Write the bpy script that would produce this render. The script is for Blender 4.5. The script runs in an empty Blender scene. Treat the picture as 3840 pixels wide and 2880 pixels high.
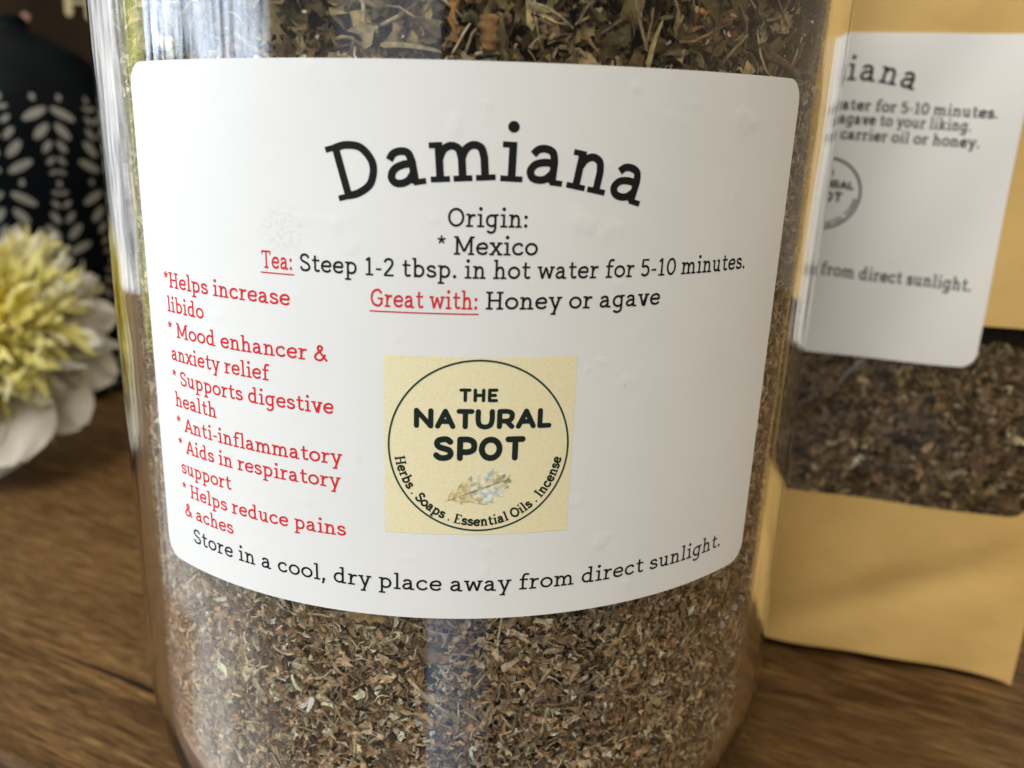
import bpy, math, random
import numpy as np
from mathutils import Matrix, Vector
from mathutils.geometry import delaunay_2d_cdt

S = 0.001                      # everything below is written in millimetres
sc = bpy.context.scene
COL = sc.collection

# ------------------------------------------------------------------ camera
cam = bpy.data.cameras.new('camera')
cam.sensor_fit = 'HORIZONTAL'
cam.sensor_width = 36.0
cam.lens = 29.81
cam.clip_start = 0.005
cam.clip_end = 50.0
cam.dof.use_dof = True
cam.dof.focus_distance = 0.117
cam.dof.aperture_fstop = 18.5
camo = bpy.data.objects.new('camera', cam)
COL.objects.link(camo)
camo.matrix_world = Matrix(((0.99833164, -0.02543445, -0.05183646, 0.0),
                            (-0.04234144, 0.28789526, -0.95672542, -169.033 * S),
                            (0.03925726, 0.95732409, 0.28633801, 0.0),
                            (0, 0, 0, 1)))
sc.camera = camo

# ------------------------------------------------------------------ render settings
sc.render.engine = 'CYCLES'
sc.view_settings.view_transform = 'Standard'
sc.view_settings.look = 'None'
sc.view_settings.gamma = 1.0
sc.view_settings.use_curve_mapping = False
sc.view_settings.exposure = 0.0
cy = sc.cycles
cy.max_bounces = 24
cy.diffuse_bounces = 5
cy.glossy_bounces = 8
cy.transmission_bounces = 20
cy.transparent_max_bounces = 16
cy.caustics_reflective = True
cy.caustics_refractive = True
cy.sample_clamp_indirect = 12.0
cy.use_denoising = True
cy.use_adaptive_sampling = False

# ------------------------------------------------------------------ world: the daylight that comes in from the left
w = bpy.data.worlds.new('World')
sc.world = w
w.use_nodes = True
nt = w.node_tree
nt.nodes.clear()


def N(tree, typ, **kw):
    n = tree.nodes.new(typ)
    for k, v in kw.items():
        setattr(n, k, v)
    return n


def setin(tree, sock, v):
    if hasattr(v, 'node') or isinstance(v, bpy.types.NodeSocket):
        tree.links.new(v, sock)
    else:
        sock.default_value = v


def M(tree, op, a, b=0.0, c=None, clamp=False):
    n = N(tree, 'ShaderNodeMath', operation=op, use_clamp=clamp)
    setin(tree, n.inputs[0], a)
    setin(tree, n.inputs[1], b)
    if c is not None:
        setin(tree, n.inputs[2], c)
    return n.outputs[0]


def SM(tree, v, a, b, lo=0.0, hi=1.0):
    n = N(tree, 'ShaderNodeMapRange', interpolation_type='SMOOTHSTEP')
    setin(tree, n.inputs['Value'], v)
    n.inputs['From Min'].default_value = a
    n.inputs['From Max'].default_value = b
    n.inputs['To Min'].default_value = lo
    n.inputs['To Max'].default_value = hi
    return n.outputs['Result']


def BAND(tree, v, a, b, s):
    """1 between a and b with soft edges of width s"""
    return M(tree, 'MULTIPLY', SM(tree, v, a - s, a + s), SM(tree, v, b - s, b + s, 1.0, 0.0))


def MIX(tree, fac, a, b, blend='MIX'):
    n = N(tree, 'ShaderNodeMix', data_type='RGBA', blend_type=blend)
    setin(tree, n.inputs[0], fac)
    for i, v in ((6, a), (7, b)):
        if isinstance(v, tuple):
            n.inputs[i].default_value = (*v[:3], 1.0)
        else:
            tree.links.new(v, n.inputs[i])
    return n.outputs[2]


def world_nodes():
    tc = N(nt, 'ShaderNodeTexCoord')
    sp = N(nt, 'ShaderNodeSeparateXYZ')
    nt.links.new(tc.outputs['Generated'], sp.inputs[0])
    x, y, z = sp.outputs
    az = M(nt, 'MULTIPLY', M(nt, 'ARCTAN2', x, M(nt, 'MULTIPLY', y, -1.0)), 57.2958)   # 0 = behind the camera, minus = left
    # the room: dim round about, a warm pale ceiling above
    col = MIX(nt, SM(nt, az, -30, 60), (0.26, 0.26, 0.25), (0.26, 0.21, 0.15))
    col = MIX(nt, SM(nt, z, 0.18, 0.60), col, (1.25, 1.08, 0.78))
    col = MIX(nt, SM(nt, z, -0.1, -0.6), col, (0.20, 0.165, 0.13))
    # the photographer and the dark room behind
    col = MIX(nt, M(nt, 'MULTIPLY', BAND(nt, az, -10, 62, 5), SM(nt, z, 0.32, 0.12)), col, (0.07, 0.06, 0.05))
    # dark far side behind the table
    col = MIX(nt, M(nt, 'MULTIPLY', SM(nt, M(nt, 'ABSOLUTE', az), 148, 158), SM(nt, z, 0.5, 0.3)), col, (0.07, 0.06, 0.05))
    # bright opening on the left: sky with foliage
    nz = N(nt, 'ShaderNodeTexNoise')
    nz.inputs['Scale'].default_value = 9.0
    nz.inputs['Detail'].default_value = 6.0
    nz.inputs['Roughness'].default_value = 0.65
    nt.links.new(tc.outputs['Generated'], nz.inputs['Vector'])
    nf = nz.outputs[0]
    cx = N(nt, 'ShaderNodeCombineXYZ')                 # added streak noise running up and down, so reflections in the glass look torn
    nt.links.new(M(nt, 'MULTIPLY', az, 0.22), cx.inputs[0])
    nt.links.new(M(nt, 'MULTIPLY', z, 5.0), cx.inputs[1])
    ns = N(nt, 'ShaderNodeTexNoise')
    ns.inputs['Scale'].default_value = 1.0
    ns.inputs['Detail'].default_value = 5.0
    ns.inputs['Roughness'].default_value = 0.7
    nt.links.new(cx.outputs[0], ns.inputs['Vector'])
    nst = ns.outputs[0]
    low = MIX(nt, SM(nt, nst, 0.40, 0.62), (0.35, 0.37, 0.36), (2.2, 2.3, 2.3))
    sky = MIX(nt, SM(nt, nst, 0.36, 0.60), (1.6, 1.9, 2.3), (7.2, 8.3, 9.8))
    high = MIX(nt, SM(nt, nf, 0.42, 0.62), (3.2, 3.9, 4.8), (2.1, 2.6, 3.2))
    sky = MIX(nt, SM(nt, z, 0.14, 0.24), sky, high)
    opening = MIX(nt, SM(nt, M(nt, 'ADD', z, M(nt, 'MULTIPLY', M(nt, 'SUBTRACT', nst, 0.5), 0.22)), 0.045, 0.075), low, sky)
    garden = MIX(nt, SM(nt, nst, 0.38, 0.60), (0.22, 0.30, 0.10), (2.2, 2.2, 0.8))
    garden = MIX(nt, M(nt, 'MULTIPLY', SM(nt, nf, 0.55, 0.62), SM(nt, z, 0.10, 0.04)), garden, (3.2, 2.7, 0.15))
    opening = MIX(nt, BAND(nt, az, -117, -106, 1.5), opening, garden)
    mull = M(nt, 'MAXIMUM', BAND(nt, az, -105.5, -103, 0.6), BAND(nt, az, -72.5, -71, 0.6))
    opening = MIX(nt, mull, opening, (0.30, 0.31, 0.33))
    m = M(nt, 'MULTIPLY', BAND(nt, az, -118, -60, 1.2), BAND(nt, z, -0.24, 0.62, 0.03))
    col = MIX(nt, m, col, opening)
    # pale streaked glow beside the opening, added for reflections at the jar's left edge
    m = M(nt, 'MULTIPLY', BAND(nt, az, -147, -118, 1.5), BAND(nt, z, -0.5, 0.5, 0.05))
    col = MIX(nt, m, col, MIX(nt, SM(nt, nst, 0.40, 0.60), (0.30, 0.31, 0.33), (1.25, 1.25, 1.22)))
    # pale ground outside, under the opening
    m = M(nt, 'MULTIPLY', BAND(nt, az, -118, -72, 22), BAND(nt, z, -0.95, -0.27, 0.05))
    ground = MIX(nt, SM(nt, nf, 0.35, 0.65), (0.75, 0.70, 0.64), (1.35, 1.30, 1.22))
    col = MIX(nt, m, col, ground)
    # narrow gap of daylight behind the camera
    m = M(nt, 'MULTIPLY', BAND(nt, az, -11, 9, 1.0), BAND(nt, z, -0.9, -0.30, 0.05))
    m = M(nt, 'MULTIPLY', m, SM(nt, az, 10, -11, 0.2, 1.0))
    col = MIX(nt, m, col, (0.78, 0.98, 1.28))
    m = M(nt, 'MULTIPLY', BAND(nt, az, -38, -10, 1.0), BAND(nt, z, -0.2, 0.4, 0.05))
    col = MIX(nt, m, col, (0.75, 0.80, 0.88))
    bg = N(nt, 'ShaderNodeBackground')
    bg.inputs['Strength'].default_value = 1.0
    nt.links.new(col, bg.inputs['Color'])
    out = N(nt, 'ShaderNodeOutputWorld')
    nt.links.new(bg.outputs[0], out.inputs['Surface'])


world_nodes()
w.cycles.sampling_method = 'MANUAL'
w.cycles.sample_map_resolution = 512


def area(name, loc, target, sx, sy, power, color):
    l = bpy.data.lights.new(name, 'AREA')
    l.shape = 'RECTANGLE'
    l.size, l.size_y = sx, sy
    l.energy = power
    l.color = color
    o = bpy.data.objects.new(name, l)
    COL.objects.link(o)
    o.location = loc
    o.rotation_euler = (Vector(target) - Vector(loc)).to_track_quat('-Z', 'Y').to_euler()
    return o


# daylight from the open side, high over the photographer's left shoulder
area('window_light', (-0.62, -0.82, 1.53), (0.06, 0.03, -0.04), 1.0, 1.0, 28.5, (1.0, 0.992, 0.955))

# ------------------------------------------------------------------ object helpers


def mesh_obj(name, verts, faces, mat, parent=None, smooth=False, org=(0, 0, 0), colors=None, fast=None):
    me = bpy.data.meshes.new(name)
    v = (np.asarray(verts, dtype=np.float64) - np.asarray(org, dtype=np.float64)) * S
    if fast:                                         # faces is an (m, k) int array
        f = np.asarray(faces, dtype=np.int32)
        m_, k_ = f.shape
        me.vertices.add(len(v))
        me.vertices.foreach_set('co', v.astype(np.float32).ravel())
        me.loops.add(m_ * k_)
        me.loops.foreach_set('vertex_index', f.ravel())
        me.polygons.add(m_)
        me.polygons.foreach_set('loop_start', np.arange(0, m_ * k_, k_, dtype=np.int32))
        me.polygons.foreach_set('loop_total', np.full(m_, k_, dtype=np.int32))
        me.update(calc_edges=True)
    else:
        me.from_pydata([tuple(p) for p in v], [], [tuple(int(i) for i in f) for f in faces])
        me.update()
    if colors is not None:
        at = me.attributes.new('tone', 'FLOAT_COLOR', 'POINT')
        c4 = np.ones((len(v), 4), dtype=np.float32)
        c4[:, :3] = colors
        at.data.foreach_set('color', c4.ravel())
    if smooth:
        me.polygons.foreach_set('use_smooth', np.ones(len(me.polygons), dtype=bool))
    if mat:
        me.materials.append(mat)
    o = bpy.data.objects.new(name, me)
    COL.objects.link(o)
    if parent:
        o.parent = parent
    else:
        o.location = Vector(org) * S
    return o


def empty(name, org):
    o = bpy.data.objects.new(name, None)
    o.empty_display_size = 0.01
    COL.objects.link(o)
    o.location = Vector(org) * S
    return o


def tag(o, label=None, cat=None, group=None, kind=None):
    for k, v in (('label', label), ('category', cat), ('group', group), ('kind', kind)):
        if v:
            o[k] = v
    return o


def material(name):
    m = bpy.data.materials.new(name)
    m.use_nodes = True
    t = m.node_tree
    p = t.nodes['Principled BSDF']
    return m, t, p


def noise(t, scale, detail=4.0, rough=0.55, vec=None, dist=0.0):
    n = N(t, 'ShaderNodeTexNoise')
    n.inputs['Scale'].default_value = scale
    n.inputs['Detail'].default_value = detail
    n.inputs['Roughness'].default_value = rough
    n.inputs['Distortion'].default_value = dist
    if vec is None:
        vec = N(t, 'ShaderNodeTexCoord').outputs['Object']
    t.links.new(vec, n.inputs['Vector'])
    return n.outputs[0]


def bump(t, p, h, strength, dist=0.0002, sock='Normal'):
    b = N(t, 'ShaderNodeBump')
    b.inputs['Strength'].default_value = strength
    b.inputs['Distance'].default_value = dist
    t.links.new(h, b.inputs['Height'])
    t.links.new(b.outputs[0], p.inputs[sock])


# ------------------------------------------------------------------ materials
def mat_plain(name, col, rough=0.5, spec=0.4, nscale=None, namt=0.12, bscale=None, bstr=0.1):
    m, t, p = material(name)
    p.inputs['Roughness'].default_value = rough
    p.inputs['Specular IOR Level'].default_value = spec
    if nscale:
        f = SM(t, noise(t, nscale), 0.3, 0.7)
        c = MIX(t, f, tuple(v * (1 - namt) for v in col), tuple(min(1, v * (1 + namt)) for v in col))
        t.links.new(c, p.inputs['Base Color'])
    else:
        p.inputs['Base Color'].default_value = (*col, 1)
    if bscale:
        bump(t, p, noise(t, bscale), bstr)
    return m


def mat_glass():
    m, t, p = material('clear_glass')
    p.inputs['Base Color'].default_value = (0.985, 0.992, 0.985, 1)
    p.inputs['Roughness'].default_value = 0.0
    p.inputs['IOR'].default_value = 1.5
    p.inputs['Transmission Weight'].default_value = 1.0
    tc = N(t, 'ShaderNodeTexCoord')
    mp = N(t, 'ShaderNodeMapping')
    mp.inputs['Scale'].default_value = (1.0, 1.0, 0.22)
    t.links.new(tc.outputs['Object'], mp.inputs[0])
    bump(t, p, noise(t, 90.0, 2.0, 0.5, mp.outputs[0]), 0.10, 0.0006)
    return m


def mat_attr(name, rough=0.75, spec=0.25, nscale=900.0):
    m, t, p = material(name)
    a = N(t, 'ShaderNodeAttribute', attribute_name='tone')
    f = SM(t, noise(t, nscale, 3.0), 0.3, 0.72)
    mul = MIX(t, f, (0.72, 0.72, 0.72), (1.50, 1.47, 1.42))
    c = MIX(t, 1.0, a.outputs['Color'], mul, 'MULTIPLY')
    t.links.new(c, p.inputs['Base Color'])
    p.inputs['Roughness'].default_value = rough
    p.inputs['Specular IOR Level'].default_value = spec
    return m


def mat_wood():
    m, t, p = material('table_wood')
    tc = N(t, 'ShaderNodeTexCoord')
    mp = N(t, 'ShaderNodeMapping')
    mp.inputs['Rotation'].default_value = (0, 0, math.radians(27.6))     # grain direction -> local x
    t.links.new(tc.outputs['Object'], mp.inputs[0])
    v = mp.outputs[0]
    mp2 = N(t, 'ShaderNodeMapping')
    mp2.inputs['Scale'].default_value = (14.0, 120.0, 60.0)
    t.links.new(v, mp2.inputs[0])
    g1 = noise(t, 1.0, 6.0, 0.6, mp2.outputs[0], 0.6)
    mp3 = N(t, 'ShaderNodeMapping')
    mp3.inputs['Scale'].default_value = (55.0, 620.0, 200.0)
    t.links.new(v, mp3.inputs[0])
    g2 = noise(t, 1.0, 4.0, 0.6, mp3.outputs[0], 0.3)
    mp4 = N(t, 'ShaderNodeMapping')
    mp4.inputs['Scale'].default_value = (4.0, 22.0, 10.0)
    t.links.new(v, mp4.inputs[0])
    g3 = noise(t, 1.0, 2.0, 0.5, mp4.outputs[0])
    c = MIX(t, SM(t, g1, 0.30, 0.70), (0.052, 0.026, 0.010), (0.128, 0.071, 0.028))
    c = MIX(t, M(t, 'MULTIPLY', SM(t, g2, 0.48, 0.64), 0.90), c, (0.045, 0.019, 0.005))
    c = MIX(t, M(t, 'MULTIPLY', SM(t, g2, 0.45, 0.30), 0.5), c, (0.27, 0.175, 0.075))
    mp5 = N(t, 'ShaderNodeMapping')
    mp5.inputs['Scale'].default_value = (130.0, 1500.0, 500.0)
    t.links.new(v, mp5.inputs[0])
    g5 = noise(t, 1.0, 3.0, 0.7, mp5.outputs[0], 0.2)
    c = MIX(t, M(t, 'MULTIPLY', SM(t, g3, 0.40, 0.62), 0.45), c, (0.115, 0.064, 0.025))
    c = MIX(t, 1.0, c, MIX(t, SM(t, g5, 0.34, 0.66), (0.55, 0.53, 0.50), (1.35, 1.36, 1.38)), 'MULTIPLY')
    # a drying crack that opens along the grain left of the jar
    sp = N(t, 'ShaderNodeSeparateXYZ')
    t.links.new(v, sp.inputs[0])
    wob = M(t, 'MULTIPLY', M(t, 'SUBTRACT', noise(t, 40.0, 2.0), 0.5), 0.0016)
    d = M(t, 'ABSOLUTE', M(t, 'ADD', M(t, 'SUBTRACT', sp.outputs[1], CRACK_Y * S), wob))
    wid = SM(t, sp.outputs[0], CRACK_X0 * S, CRACK_X1 * S, 0.0, 0.00085)
    crack = M(t, 'LESS_THAN', d, wid)
    c = MIX(t, crack, c, (0.012, 0.006, 0.003))
    t.links.new(c, p.inputs['Base Color'])
    p.inputs['Roughness'].default_value = 0.5
    p.inputs['Specular IOR Level'].default_value = 0.12
    h = M(t, 'SUBTRACT', g2, M(t, 'MULTIPLY', crack, 2.0))
    bump(t, p, h, 0.35, 0.0004)
    return m


def mat_kraft():
    m, t, p = material('kraft_paper')
    f = SM(t, noise(t, 22.0, 5.0, 0.6), 0.3, 0.7)
    c = MIX(t, f, (0.62, 0.405, 0.138), (0.71, 0.48, 0.18))
    c = MIX(t, M(t, 'MULTIPLY', SM(t, noise(t, 1500.0, 2.0), 0.55, 0.75), 0.25), c, (0.50, 0.34, 0.125))
    t.links.new(c, p.inputs['Base Color'])
    p.inputs['Roughness'].default_value = 0.55
    p.inputs['Specular IOR Level'].default_value = 0.3
    bump(t, p, M(t, 'ADD', noise(t, 35.0, 3.0), M(t, 'MULTIPLY', noise(t, 900.0, 2.0), 0.05)), 0.45, 0.002)
    return m


def mat_film():
    m = bpy.data.materials.new('clear_film')
    m.use_nodes = True
    t = m.node_tree
    t.nodes.clear()
    g = N(t, 'ShaderNodeBsdfGlossy')
    g.inputs['Roughness'].default_value = 0.12
    bump(t, g, noise(t, 60.0, 3.0), 0.4, 0.002)
    tr = N(t, 'ShaderNodeBsdfTransparent')
    tr.inputs['Color'].default_value = (0.96, 0.96, 0.95, 1)
    fr = N(t, 'ShaderNodeFresnel')
    fr.inputs['IOR'].default_value = 1.27
    mx = N(t, 'ShaderNodeMixShader')
    t.links.new(fr.outputs[0], mx.inputs[0])
    t.links.new(tr.outputs[0], mx.inputs[1])
    t.links.new(g.outputs[0], mx.inputs[2])
    o = N(t, 'ShaderNodeOutputMaterial')
    t.links.new(mx.outputs[0], o.inputs['Surface'])
    return m


def mat_paper(name, col=(0.80, 0.80, 0.79), smudge=None):
    m, t, p = material(name)
    f = SM(t, noise(t, 26.0, 4.0), 0.3, 0.7)
    c = MIX(t, f, tuple(v * 0.965 for v in col), col)
    c = MIX(t, M(t, 'MULTIPLY', SM(t, noise(t, 800.0, 1.0), 0.80, 0.83), 0.5), c, (0.45, 0.43, 0.40))
    if smudge:                                            # a grey rubbed spot left of the title
        tc = N(t, 'ShaderNodeTexCoord')
        vd = N(t, 'ShaderNodeVectorMath', operation='DISTANCE')
        t.links.new(tc.outputs['Object'], vd.inputs[0])
        vd.inputs[1].default_value = smudge
        d = SM(t, vd.outputs['Value'], 0.0042, 0.0012)
        c = MIX(t, M(t, 'MULTIPLY', d, SM(t, noise(t, 1800.0, 4.0, 0.7), 0.45, 0.62, 0.0, 0.22)), c, (0.35, 0.35, 0.36))
    t.links.new(c, p.inputs['Base Color'])
    p.inputs['Roughness'].default_value = 0.42
    p.inputs['Specular IOR Level'].default_value = 0.35
    bub = SM(t, noise(t, 170.0, 2.0), 0.60, 0.78)                # small bubbles under the sheet
    wr = M(t, 'ADD', noise(t, 55.0, 3.0), M(t, 'MULTIPLY', bub, 0.45))
    bump(t, p, M(t, 'ADD', wr, M(t, 'MULTIPLY', noise(t, 2500.0, 2.0), 0.08)), 0.11, 0.0009)
    return m


def mat_logo_panel():
    m, t, p = material('logo_panel_print')
    f = SM(t, noise(t, 3800.0, 2.0, 0.6), 0.35, 0.65)
    c = MIX(t, f, (0.79, 0.715, 0.45), (0.85, 0.78, 0.53))
    t.links.new(c, p.inputs['Base Color'])
    p.inputs['Roughness'].default_value = 0.45
    return m


CRACK_X0, CRACK_X1, CRACK_Y = 0, 1, 0
_a = math.radians(27.6)


def grain(x, y):
    return (x * math.cos(_a) - y * math.sin(_a), x * math.sin(_a) + y * math.cos(_a))


CRACK_X0 = grain(-121.0, 37.0)[0]
CRACK_X1 = grain(-76.0, 13.5)[0]
CRACK_Y = 0.5 * (grain(-98.8, 25.8)[1] + grain(-74.6, 13.0)[1])

GLASS = mat_glass()
HERB = mat_attr('dried_herb_flakes')
WOOD = mat_wood()
KRAFT = mat_kraft()
FILM = mat_film()
PAPER = mat_paper('white_label_paper', (0.88, 0.88, 0.875))
JARPAPER = mat_paper('white_jar_label_paper', col=(0.785, 0.79, 0.79), smudge=(-0.0236, -0.0607, 0.1235))
BLACK = mat_plain('black_ink', (0.012, 0.012, 0.013), 0.6, 0.12)
GREYINK = mat_plain('grey_ink', (0.06, 0.06, 0.06), 0.6, 0.12)
RED = mat_plain('red_ink', (0.62, 0.028, 0.035), 0.6, 0.12)
LOGOINK = mat_plain('dark_green_ink', (0.013, 0.022, 0.019), 0.6, 0.12)
RINGINK = mat_plain('teal_ink', (0.008, 0.055, 0.045), 0.6, 0.12)
PANEL = mat_logo_panel()
PRINT = mat_attr('leaf_print', 0.5, 0.3, 1500.0)

# ------------------------------------------------------------------ setting: table, floor, board
TZ = -136.5          # height of the table top under the camera-height origin


def table():
    # table top: front edge runs along the grain, jar stands right behind it
    d = np.array([math.cos(_a), -math.sin(_a)])           # along the grain
    n = np.array([math.sin(_a), math.cos(_a)])            # towards the back
    off = float(np.dot(n, (-100.7, -9.4)))                # distance of the front edge from the jar axis
    prof = []                                             # (distance from the edge, z) of the rounded nose
    th, r = 24.0, 2.2
    for k in range(7):
        a = math.pi / 2 * k / 6
        prof.append((r - r * math.sin(a), -(r - r * math.cos(a))))
    prof += [(0.0, -th + 2), (1.5, -th)]
    s0, s1, depth = -620.0, 620.0, 620.0
    verts, faces = [], []
    rows = [(depth, 0.0)] + prof + [(depth, -th)]
    for s_ in (s0, s1):
        for (q, z) in rows:
            p = d * s_ + n * (off + q)
            verts.append((p[0], p[1], TZ + z))
    m_ = len(rows)
    for i in range(m_):
        j = (i + 1) % m_
        faces.append((i, j, m_ + j, m_ + i))
    faces.append(tuple(range(m_ - 1, -1, -1)))
    faces.append(tuple(range(m_, 2 * m_)))
    o = mesh_obj('wooden_table', verts, faces, WOOD)
    tag(o, 'brown wooden table top with a dark crack along its grain', 'table')


table()
fl = mesh_obj('floor', [(-1300, 250, -860), (900, 250, -860), (900, 1500, -860), (-1300, 1500, -860)], [(0, 1, 2, 3)],
              mat_plain('floor_stone', (0.34, 0.235, 0.20), 0.7, 0.2, 6.0, 0.2))
tag(fl, kind='structure')

# ------------------------------------------------------------------ jar
R = 65.0
RI = 61.8
DZ = 136.5


def prof_out(z):
    """outer radius of the jar at height z"""
    z0, a, b = -101.0, 23.0, 35.5
    if z >= z0:
        return R
    t_ = min(1.0, (z0 - z) / b)
    return R - a * (1 - math.sqrt(max(0.0, 1 - t_ * t_)))


def prof_in_np(z):
    z0, a, b = -101.0, 22.0, 31.0
    t_ = np.clip((z0 - z) / b, 0, 0.999)
    return RI - a * (1 - np.sqrt(1 - t_ * t_))


def revolve(profile, n):
    verts, faces = [], []
    for (r, z) in profile:
        for k in range(n):
            a = 2 * math.pi * k / n
            verts.append((r * math.cos(a), r * math.sin(a), z))
    for i in range(len(profile) - 1):
        for k in range(n):
            k2 = (k + 1) % n
            faces.append((i * n + k, i * n + k2, (i + 1) * n + k2, (i + 1) * n + k))
    return verts, faces


def revolve_closed(profile, n):
    """profile starts and ends on the axis"""
    verts, faces = revolve(profile[1:-1], n)
    b = len(verts)
    verts += [(0, 0, profile[0][1]), (0, 0, profile[-1][1])]
    m_ = len(profile) - 2
    for k in range(n):
        k2 = (k + 1) % n
        faces.append((b, k2, k))
        faces.append((b + 1, (m_ - 1) * n + k, (m_ - 1) * n + k2))
    return verts, faces


jar = empty('glass_jar', (0, 0, TZ))
tag(jar, 'big clear glass jar of dried herb with a large white label', 'jar')
JO = (0, 0, TZ)


def build_glass():
    P = [(0, TZ + 3.0)]
    P += [(22, TZ + 2.4), (30, TZ + 1.2), (36, TZ + 0.15)]
    for k in range(0, 23):
        a = math.pi / 2 * k / 22
        P.append((R - 23 + 23 * math.sin(a), -101.0 - 35.5 * math.cos(a) + 0.02))
    P += [(R, -60), (R, 0), (R, 60), (R, 92)]
    for k in range(1, 9):
        a = math.pi * k / 8
        P.append(((R + RI) / 2 + (R - RI) / 2 * math.cos(a), 92 + 1.6 * math.sin(a)))
    P += [(RI, 60), (RI, 0), (RI, -60)]
    for k in range(22, -1, -1):
        a = math.pi / 2 * k / 22
        P.append((RI - 22 + 22 * math.sin(a), -101.0 - 31.0 * math.cos(a)))
    P += [(20, TZ + 5.2), (0, TZ + 6.0)]
    v, f = revolve_closed(P, 256)
    return mesh_obj('glass_body', v, f, GLASS, jar, True, JO)


build_glass()


def cyl(u, z, r):
    t_ = np.asarray(u) / R
    return np.stack([r * np.sin(t_), -r * np.cos(t_), np.asarray(z)], -1)


def rounded_rect(x0, y0, x1, y1, r, n=8):
    pts = []
    for (cx, cy_, a0) in ((x1 - r, y0 + r, -90), (x1 - r, y1 - r, 0), (x0 + r, y1 - r, 90), (x0 + r, y0 + r, 180)):
        for k in range(n + 1):
            a = math.radians(a0 + 90 * k / n)
            pts.append((cx + r * math.cos(a), cy_ + r * math.sin(a)))
    return pts


def inside(P, poly):
    """even-odd test of points P (n, 2) against one polygon"""
    r = np.zeros(len(P), bool)
    q = np.asarray(poly, float)
    for i in range(len(q)):
        (x0, y0), (x1, y1) = q[i], q[(i + 1) % len(q)]
        if y0 == y1:
            continue
        c = (P[:, 1] < y0) != (P[:, 1] < y1)
        r ^= c & (P[:, 0] < x0 + (P[:, 1] - y0) / (y1 - y0) * (x1 - x0))
    return r


def fill2d(outlines, grid=None, hole=None):
    """union of simple polygons -> verts, tris (points of a grid keep the triangles small)"""
    V, E_ = [], []
    for o in outlines:
        b = len(V)
        V += [Vector(p) for p in o]
        E_ += [(b + i, b + (i + 1) % len(o)) for i in range(len(o))]
    if grid is not None:
        V += [Vector(p) for p in grid]
    vs, es, fs, ov, oe, of = delaunay_2d_cdt(V, E_, [], 0, 1e-5)
    vs = np.array([tuple(p) for p in vs])
    fs = np.array([tuple(f) for f in fs])
    cen = vs[fs].mean(1)
    ok = np.zeros(len(fs), bool)
    for i, o in enumerate(outlines):
        if i != hole:
            ok |= inside(cen, o)
    if hole is not None:
        ok &= ~inside(cen, outlines[hole])
    p, q, r = vs[fs[:, 0]], vs[fs[:, 1]], vs[fs[:, 2]]
    ok &= np.abs((q[:, 0] - p[:, 0]) * (r[:, 1] - p[:, 1]) - (q[:, 1] - p[:, 1]) * (r[:, 0] - p[:, 0])) > 1e-9
    fs = fs[ok]
    used = np.unique(fs)
    mp = np.full(len(vs), -1)
    mp[used] = np.arange(len(used))
    return vs[used], [tuple(int(i) for i in mp[f]) for f in fs]


TILT = 0.01485


def sheet(top, bot, f):
    """closed thin sheet; its edge faces keep vertices of their own so that the faces shade flat up to the edge"""
    n = len(top)
    V = [top, bot]
    faces = list(f) + [(a + n, c + n, b + n) for a, b, c in f]
    ed = {(t_[i], t_[(i + 1) % 3]) for t_ in f for i in range(3)}
    k = 2 * n
    for (a, b) in sorted(ed):
        if (b, a) not in ed:
            V.append(np.array([top[b], top[a], bot[a], bot[b]]))
            faces.append((k, k + 1, k + 2, k + 3))
            k += 4
    return np.vstack(V), faces


def build_label():
    u0, u1, z0, z1 = -51.6, 49.1, -65.4, 7.5
    out = rounded_rect(u0, z0, u1, z1, 3.0)
    out2 = []
    for i in range(len(out)):                         # short edge pieces so that the sheet follows the glass
        a, b = out[i], out[(i + 1) % len(out)]
        n = max(1, int(math.hypot(b[0] - a[0], b[1] - a[1]) / 1.2))
        out2 += [(a[0] + (b[0] - a[0]) * k / n, a[1] + (b[1] - a[1]) * k / n) for k in range(n)]
    grid = [(x, y) for x in np.arange(u0 + 1.3, u1 - 1, 1.3) for y in np.arange(z0 + 1.3, z1 - 1, 3.0)]
    v, f = fill2d([out2], grid)
    zz = v[:, 1] + TILT * v[:, 0]
    rng = np.random.default_rng(3)
    top = cyl(v[:, 0], zz, 65.15)
    bot = cyl(v[:, 0], zz, 65.04)
    V, faces = sheet(top, bot, f)
    return mesh_obj('label', V, faces, JARPAPER, jar, True, JO)


label = build_label()
label['label'] = 'white paper label with black and red lettering'

# ------------------------------------------------------------------ lettering: a slab-serif stroke alphabet
CAP = 1.42


def spl(pts, closed=False, n=6):
    P = [np.array(p, float) for p in pts]
    out = []
    m_ = len(P)
    rng = range(m_) if closed else range(m_ - 1)
    for i in rng:
        if closed:
            p0, p1, p2, p3 = P[(i - 1) % m_], P[i], P[(i + 1) % m_], P[(i + 2) % m_]
        else:
            p1, p2 = P[i], P[i + 1]
            p0 = P[i - 1] if i > 0 else 2 * p1 - p2
            p3 = P[i + 2] if i + 2 < m_ else 2 * p2 - p1
        for k in range(n):
            t_ = k / n
            out.append(0.5 * ((2 * p1) + (-p0 + p2) * t_ + (2 * p0 - 5 * p1 + 4 * p2 - p3) * t_ ** 2 + (-p0 + 3 * p1 - 3 * p2 + p3) * t_ ** 3))
    if not closed:
        out.append(P[-1])
    return out


def ell(cx, cy_, rx, ry, n=28):
    return [np.array((cx + rx * math.cos(2 * math.pi * k / n), cy_ + ry * math.sin(2 * math.pi * k / n))) for k in range(n)]


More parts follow.
